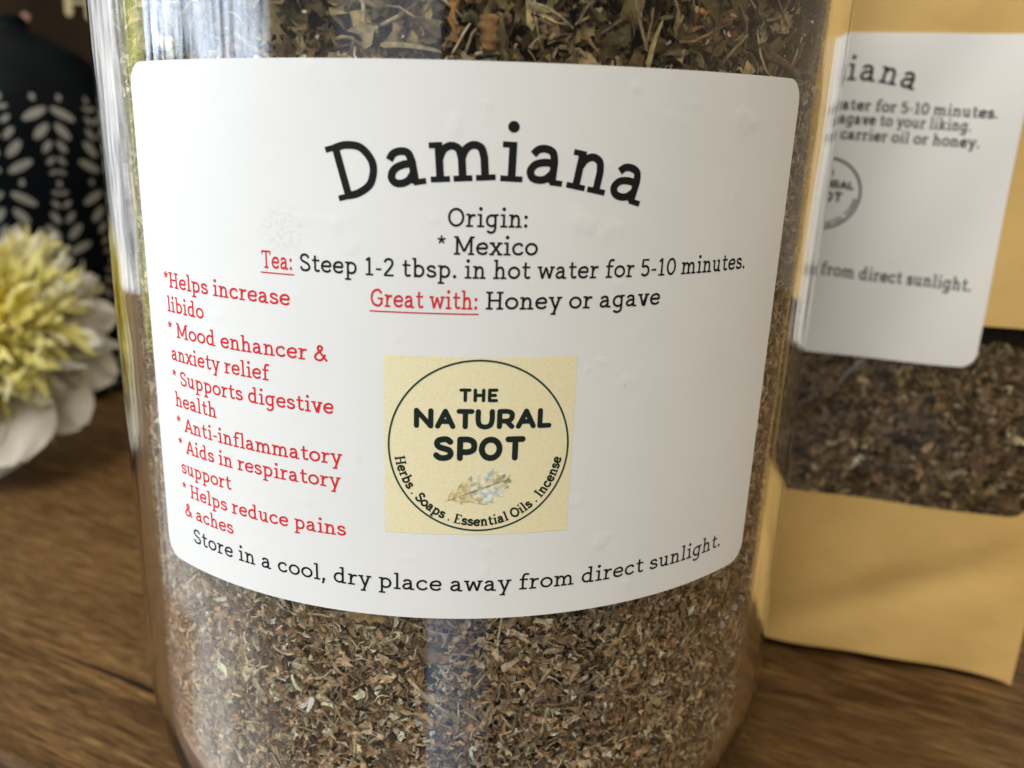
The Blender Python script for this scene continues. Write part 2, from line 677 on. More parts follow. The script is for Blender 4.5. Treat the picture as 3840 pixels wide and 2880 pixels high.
def ribbon(pts, w, closed=False):
    P = [np.asarray(p, float) for p in pts]
    n = len(P)
    L, Rr = [], []
    for i in range(n):
        a = P[(i - 1) % n] if (closed or i > 0) else P[i]
        b = P[(i + 1) % n] if (closed or i < n - 1) else P[i]
        d = b - a
        d = d / (np.linalg.norm(d) + 1e-9)
        nn = np.array((-d[1], d[0]))
        if 0 < i < n - 1 or closed:
            d1 = P[i] - a
            d1 = d1 / (np.linalg.norm(d1) + 1e-9)
            c = max(0.5, abs(float(np.dot(nn, (-d1[1], d1[0])))))
        else:
            c = 1.0
        L.append(P[i] + nn * w / 2 / c)
        Rr.append(P[i] - nn * w / 2 / c)
    polys = []
    for i in range(n if closed else n - 1):
        j = (i + 1) % n
        polys.append([L[i], Rr[i], Rr[j], L[j]])
    return polys


T_ = 0.148
BB = [(.62, .9), (.86, .78), (.96, .5), (.86, .22), (.62, .1), (.45, .12)]
DBOWL = [(.82, .75), (.65, .88), (.48, .9), (.24, .78), (.14, .5), (.24, .22), (.48, .1), (.65, .12), (.82, .25)]
BBOWL = [(.28, .75), (.45, .88)] + BB + [(.28, .25)]


def arch(x):
    return [('s', [(x, .58), (x + .11, .80), (x + .30, .9), (x + .49, .82), (x + .56, .58)]), ('l', [(x + .56, .6), (x + .56, 0)])]


def bx(x0, y0, x1, y1):
    return ('b', x0, y0, x1, y1)


G = {
    'a': (1.04, [('s', [(.15, .72), (.27, .86), (.46, .9), (.64, .83), (.71, .60)]), ('l', [(.71, .62), (.71, .05)]),
                 ('s', [(.71, .55), (.48, .56), (.24, .48), (.13, .30), (.20, .14), (.38, .1), (.56, .16), (.71, .33)]), bx(.66, 0, .98, T_)]),
    'b': (1.14, [('l', [(.28, 0), (.28, 1.5)]), bx(.05, 1.5 - T_, .28, 1.5), ('s', BBOWL)]),
    'c': (0.98, [('s', [(.84, .70), (.72, .86), (.52, .9), (.24, .78), (.12, .5), (.24, .2), (.52, .1), (.74, .15), (.88, .29)])]),
    'd': (1.16, [('l', [(.82, 0), (.82, 1.5)]), bx(.57, 1.5 - T_, .82, 1.5), bx(.82, 0, 1.1, T_), ('s', DBOWL)]),
    'e': (1.02, [('l', [(.14, .52), (.88, .52)]), ('s', [(.89, .50), (.84, .76), (.70, .88), (.52, .9), (.24, .78), (.12, .5), (.24, .2), (.52, .1), (.74, .14), (.89, .27)])]),
    'f': (0.78, [('l', [(.35, 0), (.35, 1.12)]), ('s', [(.35, 1.08), (.41, 1.31), (.56, 1.42), (.82, 1.39)]), bx(.08, 1 - T_, .74, 1), bx(.08, 0, .68, T_)]),
    'g': (1.12, [('s', DBOWL), ('l', [(.82, 1.0), (.82, -.08)]), ('s', [(.82, -.05), (.76, -.26), (.56, -.38), (.36, -.37), (.17, -.26)]), bx(.82, 1 - T_, 1.08, 1)]),
    'h': (1.14, [('l', [(.28, 0), (.28, 1.5)]), bx(.05, 1.5 - T_, .28, 1.5), bx(.03, 0, .53, T_)] + arch(.28) + [bx(.60, 0, 1.09, T_)]),
    'i': (0.62, [('l', [(.32, 0), (.32, 1)]), bx(.06, 1 - T_, .32, 1), bx(.04, 0, .60, T_), ('d', .31, 1.37, .145)]),
    'k': (1.12, [('l', [(.28, 0), (.28, 1.5)]), bx(.05, 1.5 - T_, .28, 1.5), bx(.03, 0, .53, T_), ('l', [(.30, .42), (.82, .95)]), ('l', [(.48, .58), (.88, .05)]), bx(.62, 1 - T_, 1.04, 1), bx(.70, 0, 1.1, T_)]),
    'l': (0.60, [('l', [(.30, 0), (.30, 1.5)]), bx(.05, 1.5 - T_, .30, 1.5), bx(.03, 0, .57, T_)]),
    'm': (1.70, [('l', [(.27, 0), (.27, 1)]), bx(.03, 1 - T_, .27, 1), bx(.03, 0, .51, T_)] + arch(.27) + [bx(.60, 0, 1.07, T_)] + arch(.83) + [bx(1.16, 0, 1.65, T_)]),
    'n': (1.14, [('l', [(.28, 0), (.28, 1)]), bx(.04, 1 - T_, .28, 1), bx(.03, 0, .53, T_)] + arch(.28) + [bx(.60, 0, 1.09, T_)]),
    'o': (1.08, [('e', .54, .5, .42, .4)]),
    'p': (1.14, [('l', [(.28, -.45), (.28, 1)]), bx(.04, 1 - T_, .28, 1), bx(.03, -.45, .55, -.45 + T_), ('s', BBOWL)]),
    'r': (0.82, [('l', [(.28, 0), (.28, 1)]), bx(.04, 1 - T_, .28, 1), bx(.03, 0, .60, T_), ('s', [(.28, .52), (.38, .76), (.54, .88), (.78, .87)])]),
    's': (0.88, [('s', [(.72, .70), (.62, .85), (.42, .9), (.20, .83), (.16, .68), (.30, .56), (.50, .50), (.70, .42), (.76, .27), (.64, .14), (.42, .1), (.20, .15), (.10, .30)])]),
    't': (0.80, [('l', [(.35, 1.3), (.35, .32)]), ('s', [(.35, .34), (.39, .17), (.54, .1), (.76, .16)]), bx(.08, 1 - T_, .74, 1)]),
    'u': (1.14, [('l', [(.26, 1), (.26, .40)]), ('s', [(.26, .42), (.32, .2), (.50, .1), (.70, .18), (.82, .42)]), ('l', [(.82, 0), (.82, 1)]), bx(.02, 1 - T_, .26, 1), bx(.58, 1 - T_, .82, 1), bx(.82, 0, 1.08, T_)]),
    'v': (1.04, [('l', [(.20, .95), (.50, .04), (.54, .04), (.84, .95)]), bx(0, 1 - T_, .42, 1), bx(.62, 1 - T_, 1.04, 1)]),
    'w': (1.46, [('l', [(.19, .95), (.43, .05)]), ('l', [(.43, .05), (.73, .92)]), ('l', [(.73, .92), (1.03, .05)]), ('l', [(1.03, .05), (1.27, .95)]), bx(0, 1 - T_, .40, 1), bx(1.06, 1 - T_, 1.46, 1)]),
    'x': (1.04, [('l', [(.18, .95), (.86, .05)]), ('l', [(.84, .95), (.18, .05)]), bx(0, 1 - T_, .40, 1), bx(.64, 1 - T_, 1.02, 1), bx(0, 0, .38, T_), bx(.64, 0, 1.04, T_)]),
    'y': (1.06, [('l', [(.20, .95), (.55, .06)]), ('l', [(.88, .95), (.42, -.40)]), bx(0, 1 - T_, .42, 1), bx(.66, 1 - T_, 1.08, 1), bx(.20, -.45, .62, -.45 + T_)]),
    'A': (1.26, [('l', [(.13, .05), (.62, 1.37)]), ('l', [(.60, 1.37), (1.12, .05)]), ('l', [(.30, .45), (.94, .45)]), bx(-.04, 0, .40, T_), bx(.84, 0, 1.30, T_)]),
    'D': (1.36, [('l', [(.32, 0), (.32, CAP)]), ('s', [(.30, 1.335), (.62, 1.33), (.98, 1.16), (1.16, .71), (.98, .26), (.62, .09), (.30, .085)]), bx(.04, 0, .32, T_), bx(.04, CAP - T_, .32, CAP)]),
    'E': (1.16, [('l', [(.30, 0), (.30, CAP)]), bx(.05, CAP - T_, 1.0, CAP), bx(.30, .66, .82, .80), bx(.05, 0, 1.05, T_), bx(.89, 1.08, 1.0, CAP), bx(.94, 0, 1.05, .36)]),
    'G': (1.34, [('s', [(1.10, 1.06), (.95, 1.26), (.68, 1.33), (.30, 1.15), (.14, .71), (.30, .26), (.68, .09), (.95, .14), (1.13, .34)]), ('l', [(1.13, .20), (1.13, .66)]), bx(.74, .58, 1.28, .73)]),
    'H': (1.42, [('l', [(.30, 0), (.30, CAP)]), ('l', [(1.10, 0), (1.10, CAP)]), bx(.30, .64, 1.10, .80), bx(.04, 0, .56, T_), bx(.84, 0, 1.36, T_), bx(.04, CAP - T_, .56, CAP), bx(.84, CAP - T_, 1.36, CAP)]),
    'I': (0.64, [('l', [(.31, 0), (.31, CAP)]), bx(.04, 0, .58, T_), bx(.04, CAP - T_, .58, CAP)]),
    'M': (1.70, [('l', [(.30, 0), (.30, CAP)]), ('l', [(1.40, 0), (1.40, CAP)]), ('l', [(.30, 1.36), (.85, .26)]), ('l', [(.85, .26), (1.40, 1.36)]), bx(.05, 0, .55, T_), bx(1.15, 0, 1.65, T_), bx(.05, CAP - T_, .30, CAP), bx(1.40, CAP - T_, 1.65, CAP)]),
    'O': (1.38, [('e', .68, .71, .56, .62)]),
    'S': (1.05, [('s', [(.86, 1.06), (.75, 1.25), (.50, 1.33), (.24, 1.24), (.16, 1.02), (.28, .84), (.52, .73), (.80, .60), (.92, .36), (.80, .16), (.50, .09), (.24, .16), (.12, .38)])]),
    'T': (1.20, [('l', [(.60, 0), (.60, CAP)]), bx(.03, CAP - T_, 1.17, CAP), bx(.03, 1.08, .15, CAP), bx(1.05, 1.08, 1.17, CAP), bx(.34, 0, .86, T_)]),
    '1': (0.86, [('l', [(.44, 0), (.44, 1.42)]), ('l', [(.44, 1.36), (.16, 1.16)]), bx(.12, 0, .76, T_)]),
    '2': (1.00, [('s', [(.16, 1.06), (.26, 1.25), (.48, 1.33), (.74, 1.24), (.80, .98), (.66, .70), (.16, .12)]), bx(.10, 0, .90, T_)]),
    '5': (1.00, [bx(.18, CAP - T_, .82, CAP), ('l', [(.24, 1.36), (.20, .76)]), ('s', [(.20, .76), (.45, .85), (.70, .77), (.83, .48), (.72, .2), (.45, .09), (.14, .22)])]),
    '0': (1.04, [('e', .52, .71, .39, .62)]),
    ':': (0.44, [('d', .22, .14, .14), ('d', .22, .80, .14)]),
    '.': (0.44, [('d', .22, .14, .14)]),
    ',': (0.44, [('d', .22, .14, .13), ('l', [(.24, .14), (.12, -.26)])]),
    '-': (0.62, [bx(.08, .44, .54, .59)]),
    '*': (0.72, [('l', [(.36, 1.12), (.36 + .32 * math.sin(2 * math.pi * k / 5), 1.12 + .32 * math.cos(2 * math.pi * k / 5))], .14) for k in range(5)]),
    '&': (1.22, [('s', [(1.14, .05), (.52, .84), (.38, 1.10), (.50, 1.33), (.72, 1.25), (.70, 1.02), (.40, .75), (.15, .48), (.17, .22), (.42, .09), (.72, .18), (1.0, .62)])]),
    ' ': (0.46, []),
}
# rounded heavy capitals of the logo, cap height 1
B = {
    'T': (.84, [('l', [(.13, .88), (.71, .88)]), ('l', [(.42, .88), (.42, .12)])]),
    'H': (.86, [('l', [(.15, .12), (.15, .88)]), ('l', [(.71, .12), (.71, .88)]), ('l', [(.15, .5), (.71, .5)])]),
    'E': (.76, [('l', [(.16, .12), (.16, .88)]), ('l', [(.16, .88), (.62, .88)]), ('l', [(.16, .5), (.54, .5)]), ('l', [(.16, .12), (.62, .12)])]),
    'N': (.98, [('l', [(.15, .12), (.15, .88)]), ('l', [(.15, .88), (.81, .12)]), ('l', [(.81, .12), (.81, .88)])]),
    'A': (.94, [('l', [(.12, .12), (.47, .88)]), ('l', [(.47, .88), (.82, .12)]), ('l', [(.26, .36), (.68, .36)])]),
    'U': (.94, [('s', [(.14, .88), (.14, .45), (.22, .2), (.46, .11), (.70, .2), (.78, .45), (.78, .88)])]),
    'R': (.90, [('l', [(.16, .12), (.16, .88)]), ('s', [(.16, .88), (.50, .88), (.70, .80), (.74, .64), (.68, .48), (.50, .40), (.16, .40)]), ('l', [(.48, .40), (.74, .12)])]),
    'L': (.72, [('l', [(.16, .12), (.16, .88)]), ('l', [(.16, .12), (.60, .12)])]),
    'S': (.84, [('s', [(.68, .78), (.56, .87), (.40, .88), (.20, .82), (.15, .68), (.24, .56), (.44, .5), (.64, .43), (.70, .29), (.62, .16), (.42, .11), (.24, .13), (.12, .22)])]),
    'P': (.84, [('l', [(.16, .12), (.16, .88)]), ('s', [(.16, .88), (.48, .88), (.68, .79), (.73, .62), (.68, .45), (.48, .37), (.16, .37)])]),
    'O': (.98, [('e', .48, .5, .36, .38)]),
    ' ': (.4, []),
}


def glyph(font, ch, w, rnd, cache={}):
    key = (id(font), ch, w, rnd)
    if key in cache:
        return cache[key]
    polys = []

    def disc(x, y, r, n=14):
        polys.append([(x + r * math.cos(2 * math.pi * k / n), y + r * math.sin(2 * math.pi * k / n)) for k in range(n)])
    for it in font[ch][1]:
        if it[0] == 'b':
            x0, y0, x1, y1 = it[1:]
            polys.append([(x0, y0), (x1, y0), (x1, y1), (x0, y1)])
        elif it[0] == 'd':
            disc(it[1], it[2], it[3], 18)
        elif it[0] == 'e':
            polys += ribbon(ell(*it[1:]), w, True)
        else:
            ww = it[2] if len(it) > 2 else w
            pts = spl(it[1]) if it[0] == 's' else it[1]
            polys += ribbon(pts, ww)
            if rnd:
                for e in (pts[0], pts[-1]):
                    disc(e[0], e[1], ww / 2)
    if not polys:
        r = (np.zeros((0, 2)), [])
    else:
        r = fill2d(polys)
    cache[key] = r
    return r


def advance(font, s, track):
    return sum(font[c][0] for c in s) + track * (len(s) - 1)


class Ink:
    """collects letters in label millimetres (u, z)"""

    def __init__(self):
        self.v, self.f, self.n = [], [], 0

    def add(self, v, f):
        if len(v) == 0:
            return
        self.v.append(np.asarray(v, float))
        self.f += [tuple(i + self.n for i in t_) for t_ in f]
        self.n += len(v)

    def line(self, s, u0, z0, u1, xh, font=G, w=0.2, rnd=False, track=0.04, tilt=None, dz=0.0):
        """text from u0 to u1 with its baseline starting at z0"""
        tot = advance(font, s, track)
        sx = (u1 - u0) / tot
        k = TILT if tilt is None else tilt
        x = 0.0
        for c in s:
            v, f = glyph(font, c, w, rnd)
            if len(v):
                uu = u0 + (v[:, 0] + x) * sx
                self.add(np.stack([uu, z0 + v[:, 1] * xh + k * (uu - u0) + dz * (uu - u0)], 1), f)
            x += font[c][0] + track

    def arc(self, s, cu, cz, rad, s0, s1, xh, font=G, w=0.2, rnd=False, track=0.04, inside=False):
        """text on a circle; s is the arc length from the top (or, inside, from the bottom)"""
        tot = advance(font, s, track)
        sx = (s1 - s0) / tot
        x = 0.0
        for c in s:
            v, f = glyph(font, c, w, rnd)
            adv = font[c][0]
            if len(v):
                a = (s0 + (x + adv / 2) * sx) / rad
                lx, ly = (v[:, 0] - adv / 2) * sx, v[:, 1] * xh
                if inside:
                    ca, sa = math.cos(a), math.sin(a)
                    self.add(np.stack([cu + rad * sa + lx * ca - ly * sa, cz - rad * ca + lx * sa + ly * ca], 1), f)
                else:
                    ca, sa = math.cos(a), math.sin(a)
                    self.add(np.stack([cu + rad * sa + lx * ca + ly * sa, cz + rad * ca - lx * sa + ly * ca], 1), f)
            x += adv + track

    def rect(self, u0, z0, u1, z1, tilt=TILT):
        n = max(1, int((u1 - u0) / 0.8))
        v, f = [], []
        for k in range(n + 1):
            u = u0 + (u1 - u0) * k / n
            v += [(u, z0 + tilt * (u - u0)), (u, z1 + tilt * (u - u0))]
        for k in range(n):
            f.append((2 * k, 2 * k + 2, 2 * k + 3, 2 * k + 1))
        self.add(v, f)

    def ring(self, cu, cz, r0, r1, n=120):
        v, f = [], []
        for k in range(n):
            a = 2 * math.pi * k / n
            v += [(cu + r0 * math.cos(a), cz + r0 * math.sin(a)), (cu + r1 * math.cos(a), cz + r1 * math.sin(a))]
        for k in range(n):
            j = (k + 1) % n
            f.append((2 * k, 2 * k + 1, 2 * j + 1, 2 * j))
        self.add(v, f)

    def subdivide(self):
        v = [tuple(p) for p in np.vstack(self.v)]
        mid, out = {}, []

        def m_(a, b):
            k = (min(a, b), max(a, b))
            if k not in mid:
                mid[k] = len(v)
                v.append(((v[a][0] + v[b][0]) / 2, (v[a][1] + v[b][1]) / 2))
            return mid[k]
        for t_ in self.f:
            if len(t_) == 3:
                a, b, c = t_
                ab, bc, ca = m_(a, b), m_(b, c), m_(c, a)
                out += [(a, ab, ca), (b, bc, ab), (c, ca, bc), (ab, bc, ca)]
            else:
                out.append(t_)
        self.v, self.f, self.n = [np.array(v)], out, len(v)

    def build(self, name, mat, parent, fn, org, off):
        v = np.vstack(self.v)
        return mesh_obj(name, fn(v[:, 0], v[:, 1], off), self.f, mat, parent, False, org)


def on_jar(u, z, off):
    return cyl(u, z, 65.15 + off)


# the title on its arch
ink = Ink()
ink.arc('Damiana', 3.3, -65.87, 60.0, -20.1, 18.3, 4.6, w=0.195, track=0.02)
ink.subdivide()
ink.subdivide()
ink.build('title_lettering', BLACK, label, on_jar, JO, 0.03)

# black lines
ink = Ink()
XH = 1.60
ink.line('Origin:', -2.95, -11.44, 6.85, XH, track=0.06, w=0.185)
ink.line('* Mexico', -4.2, -14.84, 8.2, XH, track=0.05, w=0.185)
ink.subdivide()
ink.build('origin_lettering', BLACK, label, on_jar, JO, 0.03)
ink = Ink()
ink.line('Steep 1-2 tbsp. in hot water for 5-10 minutes.', -21.9, -18.02, 40.5, XH, track=0.05, w=0.185)
ink.line('Honey or agave', 1.9, -21.5, 25.5, XH, track=0.05, w=0.185)
ink.subdivide()
ink.build('brewing_lettering', BLACK, label, on_jar, JO, 0.03)
ink = Ink()
ink.line('Store in a cool, dry place away from direct sunlight.', -44.1, -61.75, 42.6, 1.68, track=0.06, w=0.175)
ink.subdivide()
ink.build('storage_lettering', BLACK, label, on_jar, JO, 0.03)

# red lines
ink = Ink()
ink.line('Tea:', -27.5, -18.1, -22.9, XH, track=0.05, w=0.185)
ink.rect(-27.7, -18.75, -22.7, -18.58)
ink.line('Great with:', -12.5, -21.75, 1.0, XH, track=0.05, w=0.185)
ink.rect(-12.6, -22.42, 1.1, -22.25)
ink.subdivide()
ink.build('red_heading', RED, label, on_jar, JO, 0.03)
ink = Ink()
RX = 1.53
ink.line('*Helps increase', -46.75, -22.85, -23.4, RX, w=0.185, tilt=0.008)
ink.line('libido', -46.4, -26.37, -38.15, RX, w=0.185, tilt=0.01)
ink.line('* Mood enhancer &', -46.7, -29.95, -18.3, RX, w=0.185)
ink.line('anxiety relief', -46.3, -33.45, -27.1, RX, w=0.185)
ink.line('* Supports digestive', -46.5, -37.0, -17.6, RX, w=0.185)
ink.line('health', -46.2, -40.4, -36.85, RX, w=0.185)
ink.line('* Anti-inflammatory', -46.3, -44.0, -16.6, RX, w=0.185)
ink.line('* Aids in respiratory', -46.3, -47.4, -16.9, RX, w=0.185)
ink.line('support', -46.0, -50.87, -34.8, RX, w=0.185)
ink.line('* Helps reduce pains', -46.15, -54.45, -16.2, RX, w=0.185)
ink.line('& aches', -45.9, -57.85, -34.9, RX, w=0.185)
ink.subdivide()
ink.build('benefits_lettering', RED, label, on_jar, JO, 0.03)

# the shop's round emblem on its cream square
LCU, LCZ, LR = 1.67, -39.95, 11.98
ink = Ink()
n_ = 32
vv = [(-10.75 + 24.85 * i / n_, -52.6 + 24.75 * j / 4 + TILT * (24.85 * i / n_ - 0.4)) for i in range(n_ + 1) for j in range(5)]
ff = [(i * 5 + j, (i + 1) * 5 + j, (i + 1) * 5 + j + 1, i * 5 + j + 1) for i in range(n_) for j in range(4)]
ink.add(vv, ff)
ink.build('emblem_panel', PANEL, label, on_jar, JO, 0.02)
ink = Ink()
ink.ring(LCU, LCZ, LR - 0.26, LR)
ink.build('emblem_ring', RINGINK, label, on_jar, JO, 0.04)
ink = Ink()
ink.line('THE', -1.1, -33.68, 3.95, 1.84, B, 0.24, True, 0.10)
ink.line('NATURAL', -6.95, -37.45, 11.1, 2.75, B, 0.245, True, 0.03)
ink.line('SPOT', -4.3, -41.85, 7.75, 3.4, B, 0.245, True, 0.08)
ink.arc('Herbs . Soaps . Essential Oils . Incense', LCU, LCZ, 11.2, -15.9, 16.1, 0.98, w=0.29, track=0.06, inside=True)
ink.subdivide()
ink.build('emblem_lettering', LOGOINK, label, on_jar, JO, 0.045)


def leaf_print():
    rng = random.Random(5)
    v, f, c = [], [], []
    p0, p1 = np.array((-2.85, -47.75)), np.array((6.1, -44.1))
    ax = (p1 - p0) / np.linalg.norm(p1 - p0)
    L = np.linalg.norm(p1 - p0)
    cols = [(0.58, 0.50, 0.28), (0.50, 0.50, 0.32), (0.55, 0.60, 0.56), (0.60, 0.65, 0.62), (0.58, 0.54, 0.36), (0.36, 0.34, 0.19)]
    items = []
    for k in range(74):
        t_ = rng.random() ** 0.9
        side = rng.choice((-1, 1))
        ang = math.atan2(ax[1], ax[0]) + side * rng.uniform(0.25, 1.0)
        ln = (0.7 + 2.1 * math.sin(math.pi * min(1, t_ * 0.9 + 0.12))) * rng.uniform(0.7, 1.25)
        base = p0 + ax * L * (0.06 + 0.88 * t_)
        ci = cols[0] if t_ < 0.3 else (cols[rng.choice((2, 3, 3, 4))] if t_ < 0.72 else cols[rng.choice((1, 3, 5, 0))])
        items.append((base, ang, ln, rng.uniform(0.26, 0.42), ci))
    items.append((p0, math.atan2(ax[1], ax[0]), L * 0.96, 0.016, (0.24, 0.19, 0.09)))
    for i, (b, a, ln, wd, col) in enumerate(items):
        n0 = len(v)
        d = np.array((math.cos(a), math.sin(a)))
        q = np.array((-d[1], d[0]))
        m_ = 7
        for k in range(m_):
            s_ = k / (m_ - 1)
            h = ln * wd * math.sin(math.pi * s_) ** 0.8 * 0.5 + 0.01
            for sg in (-1, 1):
                pnt = b + d * ln * s_ + q * h * sg
                v.append((pnt[0], pnt[1], 0.022 + i * 0.0005))
                c.append(col)
        for k in range(m_ - 1):
            f.append((n0 + 2 * k, n0 + 2 * k + 2, n0 + 2 * k + 3, n0 + 2 * k + 1))
    v = np.array(v)
    P = np.stack([(65.15 + v[:, 2]) * np.sin(v[:, 0] / R), -(65.15 + v[:, 2]) * np.cos(v[:, 0] / R), v[:, 1]], 1)
    mesh_obj('emblem_leaf', P, f, PRINT, label, False, JO, colors=np.array(c))


leaf_print()

# ------------------------------------------------------------------ dried herb
rng = np.random.default_rng(11)


def leaf_batch(n, ln, wd, nl=5, curl=0.9, rough=0.09, crumb=True):
    """n curled leaf fragments, local coords (n, nl*3, 3); ln, wd arrays"""
    s = np.linspace(-1, 1, nl)
    t_ = np.array([-1.0, 0.0, 1.0])
    prof = np.clip(1 - np.abs(s)[None, :] ** rng.uniform(1.2, 4.0, (n, 1)), 0, 1) ** 0.7
    prof = np.maximum(prof, rng.uniform(0.05, 0.45, (n, 1)))
    prof = prof * rng.uniform(0.7, 1.25, (n, nl))
    if crumb:                                      # torn, blunt pieces
        prof = 0.35 * prof + 0.65 * rng.uniform(0.25, 1.15, (n, nl))
    X = np.repeat((s[None, :, None] * ln[:, None, None] / 2), 3, 2)
    Y = prof[:, :, None] * t_[None, None, :] * wd[:, None, None] / 2
    k1 = rng.normal(0, curl, (n, 1, 1))
    k2 = rng.normal(0, curl, (n, 1, 1))
    tw = rng.normal(0, 0.5, (n, 1, 1))
    sn, tn = s[None, :, None], t_[None, None, :]
    Z = (k1 * sn ** 2 * ln[:, None, None] * 0.22 + k2 * np.abs(tn) ** 1.5 * prof[:, :, None] * wd[:, None, None] * 0.30
         + tw * sn * tn * wd[:, None, None] * 0.4)
    P = np.stack([X + 0 * Z, Y + 0 * Z, Z], -1)
    P += rng.normal(0, 1, P.shape) * (wd[:, None, None, None] * rough)
    P = P.reshape(n, nl * 3, 3)
    f = []
    for i in range(nl - 1):
        for j in range(2):
            f.append((i * 3 + j, (i + 1) * 3 + j, (i + 1) * 3 + j + 1, i * 3 + j + 1))
    return P, np.array(f)


def stick_batch(n, ln, wd, nl=4):
    s = np.linspace(-1, 1, nl)
    a = np.arange(4) * math.pi / 2
    P = np.zeros((n, nl, 4, 3))
    taper = 1 - 0.35 * rng.random((n, 1)) * (s[None, :] + 1) / 2
    P[..., 0] = s[None, :, None] * ln[:, None, None] / 2
    P[..., 1] = np.cos(a)[None, None, :] * taper[:, :, None] * wd[:, None, None] / 2
    P[..., 2] = np.sin(a)[None, None, :] * taper[:, :, None] * wd[:, None, None] / 2
    bend = rng.normal(0, 0.10, (n, 1, 1))
    P[..., 1] += bend * (s[None, :, None] ** 2) * ln[:, None, None]
    P += rng.normal(0, 1, (n, nl, 1, 3)) * (wd[:, None, None, None] * 0.12)
    f = []
    for i in range(nl - 1):
        for j in range(4):
            f.append((i * 4 + j, i * 4 + (j + 1) % 4, (i + 1) * 4 + (j + 1) % 4, (i + 1) * 4 + j))
    f += [(3, 2, 1, 0), tuple((nl - 1) * 4 + j for j in range(4))]
    return P.reshape(n, nl * 4, 3), np.array(f)


def orient(P, tilt_sd):
    """random in-plane turn, then tilt away from the wall; local axes: 0,1 tangent, 2 normal"""
    n = len(P)
    a = rng.uniform(0, 2 * math.pi, n)
    ca, sa = np.cos(a)[:, None], np.sin(a)[:, None]
    x = P[..., 0] * ca - P[..., 1] * sa
    y = P[..., 0] * sa + P[..., 1] * ca
    z = P[..., 2]
    b = rng.normal(0, tilt_sd, n)
    cb, sb = np.cos(b)[:, None], np.sin(b)[:, None]
    y, z = y * cb - z * sb, y * sb + z * cb
    g = rng.uniform(0, 2 * math.pi, n)
    cg, sg = np.cos(g)[:, None], np.sin(g)[:, None]
    return np.stack([x * cg - y * sg, x * sg + y * cg, z], -1)


def palette(n, cols, wts, var=0.24, gain=1.0):
    cols = np.clip(np.array(cols) * gain * (1.15, 1.13, 1.14), 0, 0.9)
    k = rng.choice(len(cols), n, p=np.array(wts) / sum(wts))
    return np.clip(cols[k] * np.exp(rng.normal(0, var, (n, 1))) * np.exp(rng.normal(0, 0.03, (n, 3))), 0.004, 0.9)


FINE = [(0.44, 0.305, 0.175), (0.55, 0.405, 0.250), (0.30, 0.198, 0.108), (0.70, 0.57, 0.40), (0.43, 0.350, 0.225), (0.84, 0.77, 0.62), (0.12, 0.080, 0.048), (0.44, 0.27, 0.14)]
FINEW = [5, 5.5, 3.4, 3.2, 2.6, 1.0, 1.2, 0.4]
LEAFY = [(0.31, 0.232, 0.105), (0.41, 0.318, 0.158), (0.16, 0.115, 0.052), (0.54, 0.43, 0.23), (0.25, 0.160, 0.075), (0.66, 0.54, 0.29), (0.42, 0.21, 0.075)]
LEAFYW = [5, 4, 5, 2.2, 3.5, 0.9, 0.4]


class Heap:
    def __init__(self):
        self.V, self.F, self.C, self.n = [], [], [], 0

    def add(self, P, f, col):
        n, m_, _ = P.shape
        self.V.append(P.reshape(-1, 3))
        self.F.append((f[None] + (np.arange(n) * m_)[:, None, None]).reshape(-1, 4) + self.n)
        self.C.append(np.repeat(col, m_, 0))
        self.n += n * m_

    def raw(self, v, f, c):
        self.V.append(np.asarray(v, float))
        self.F.append(np.asarray(f) + self.n)
        self.C.append(np.tile(np.asarray(c, float), (len(v), 1)))
        self.n += len(v)

    def build(self, name, mat, parent=None, org=(0, 0, 0)):
        return mesh_obj(name, np.vstack(self.V), np.vstack(self.F), mat, parent, True, org, colors=np.vstack(self.C), fast=True)


def wrap(P, th, z, depth):
    """place tangent-space fragments on the inside of the jar wall"""
    n = len(P)
    rr = prof_in_np(z) - depth
    e = np.stack([np.cos(th), np.sin(th), 0 * th], -1)       # tangent
    nn = np.stack([np.sin(th), -np.cos(th), 0 * th], -1)     # outward
    W = (rr[:, None] * nn)[:, None, :] + P[..., 0:1] * e[:, None, :] + P[..., 2:3] * nn[:, None, :]
    W[..., 2] += z[:, None] + P[..., 1]
    W[..., 2] = np.maximum(W[..., 2], TZ + 6.5)
    rad = np.hypot(W[..., 0], W[..., 1])
    lim = prof_in_np(W[..., 2]) - 0.06 - (rng.random((n, 1)) * 0.55)
    k = np.minimum(1.0, lim / np.maximum(rad, 1e-6))
    W[..., 0] *= k
    W[..., 1] *= k
    return W


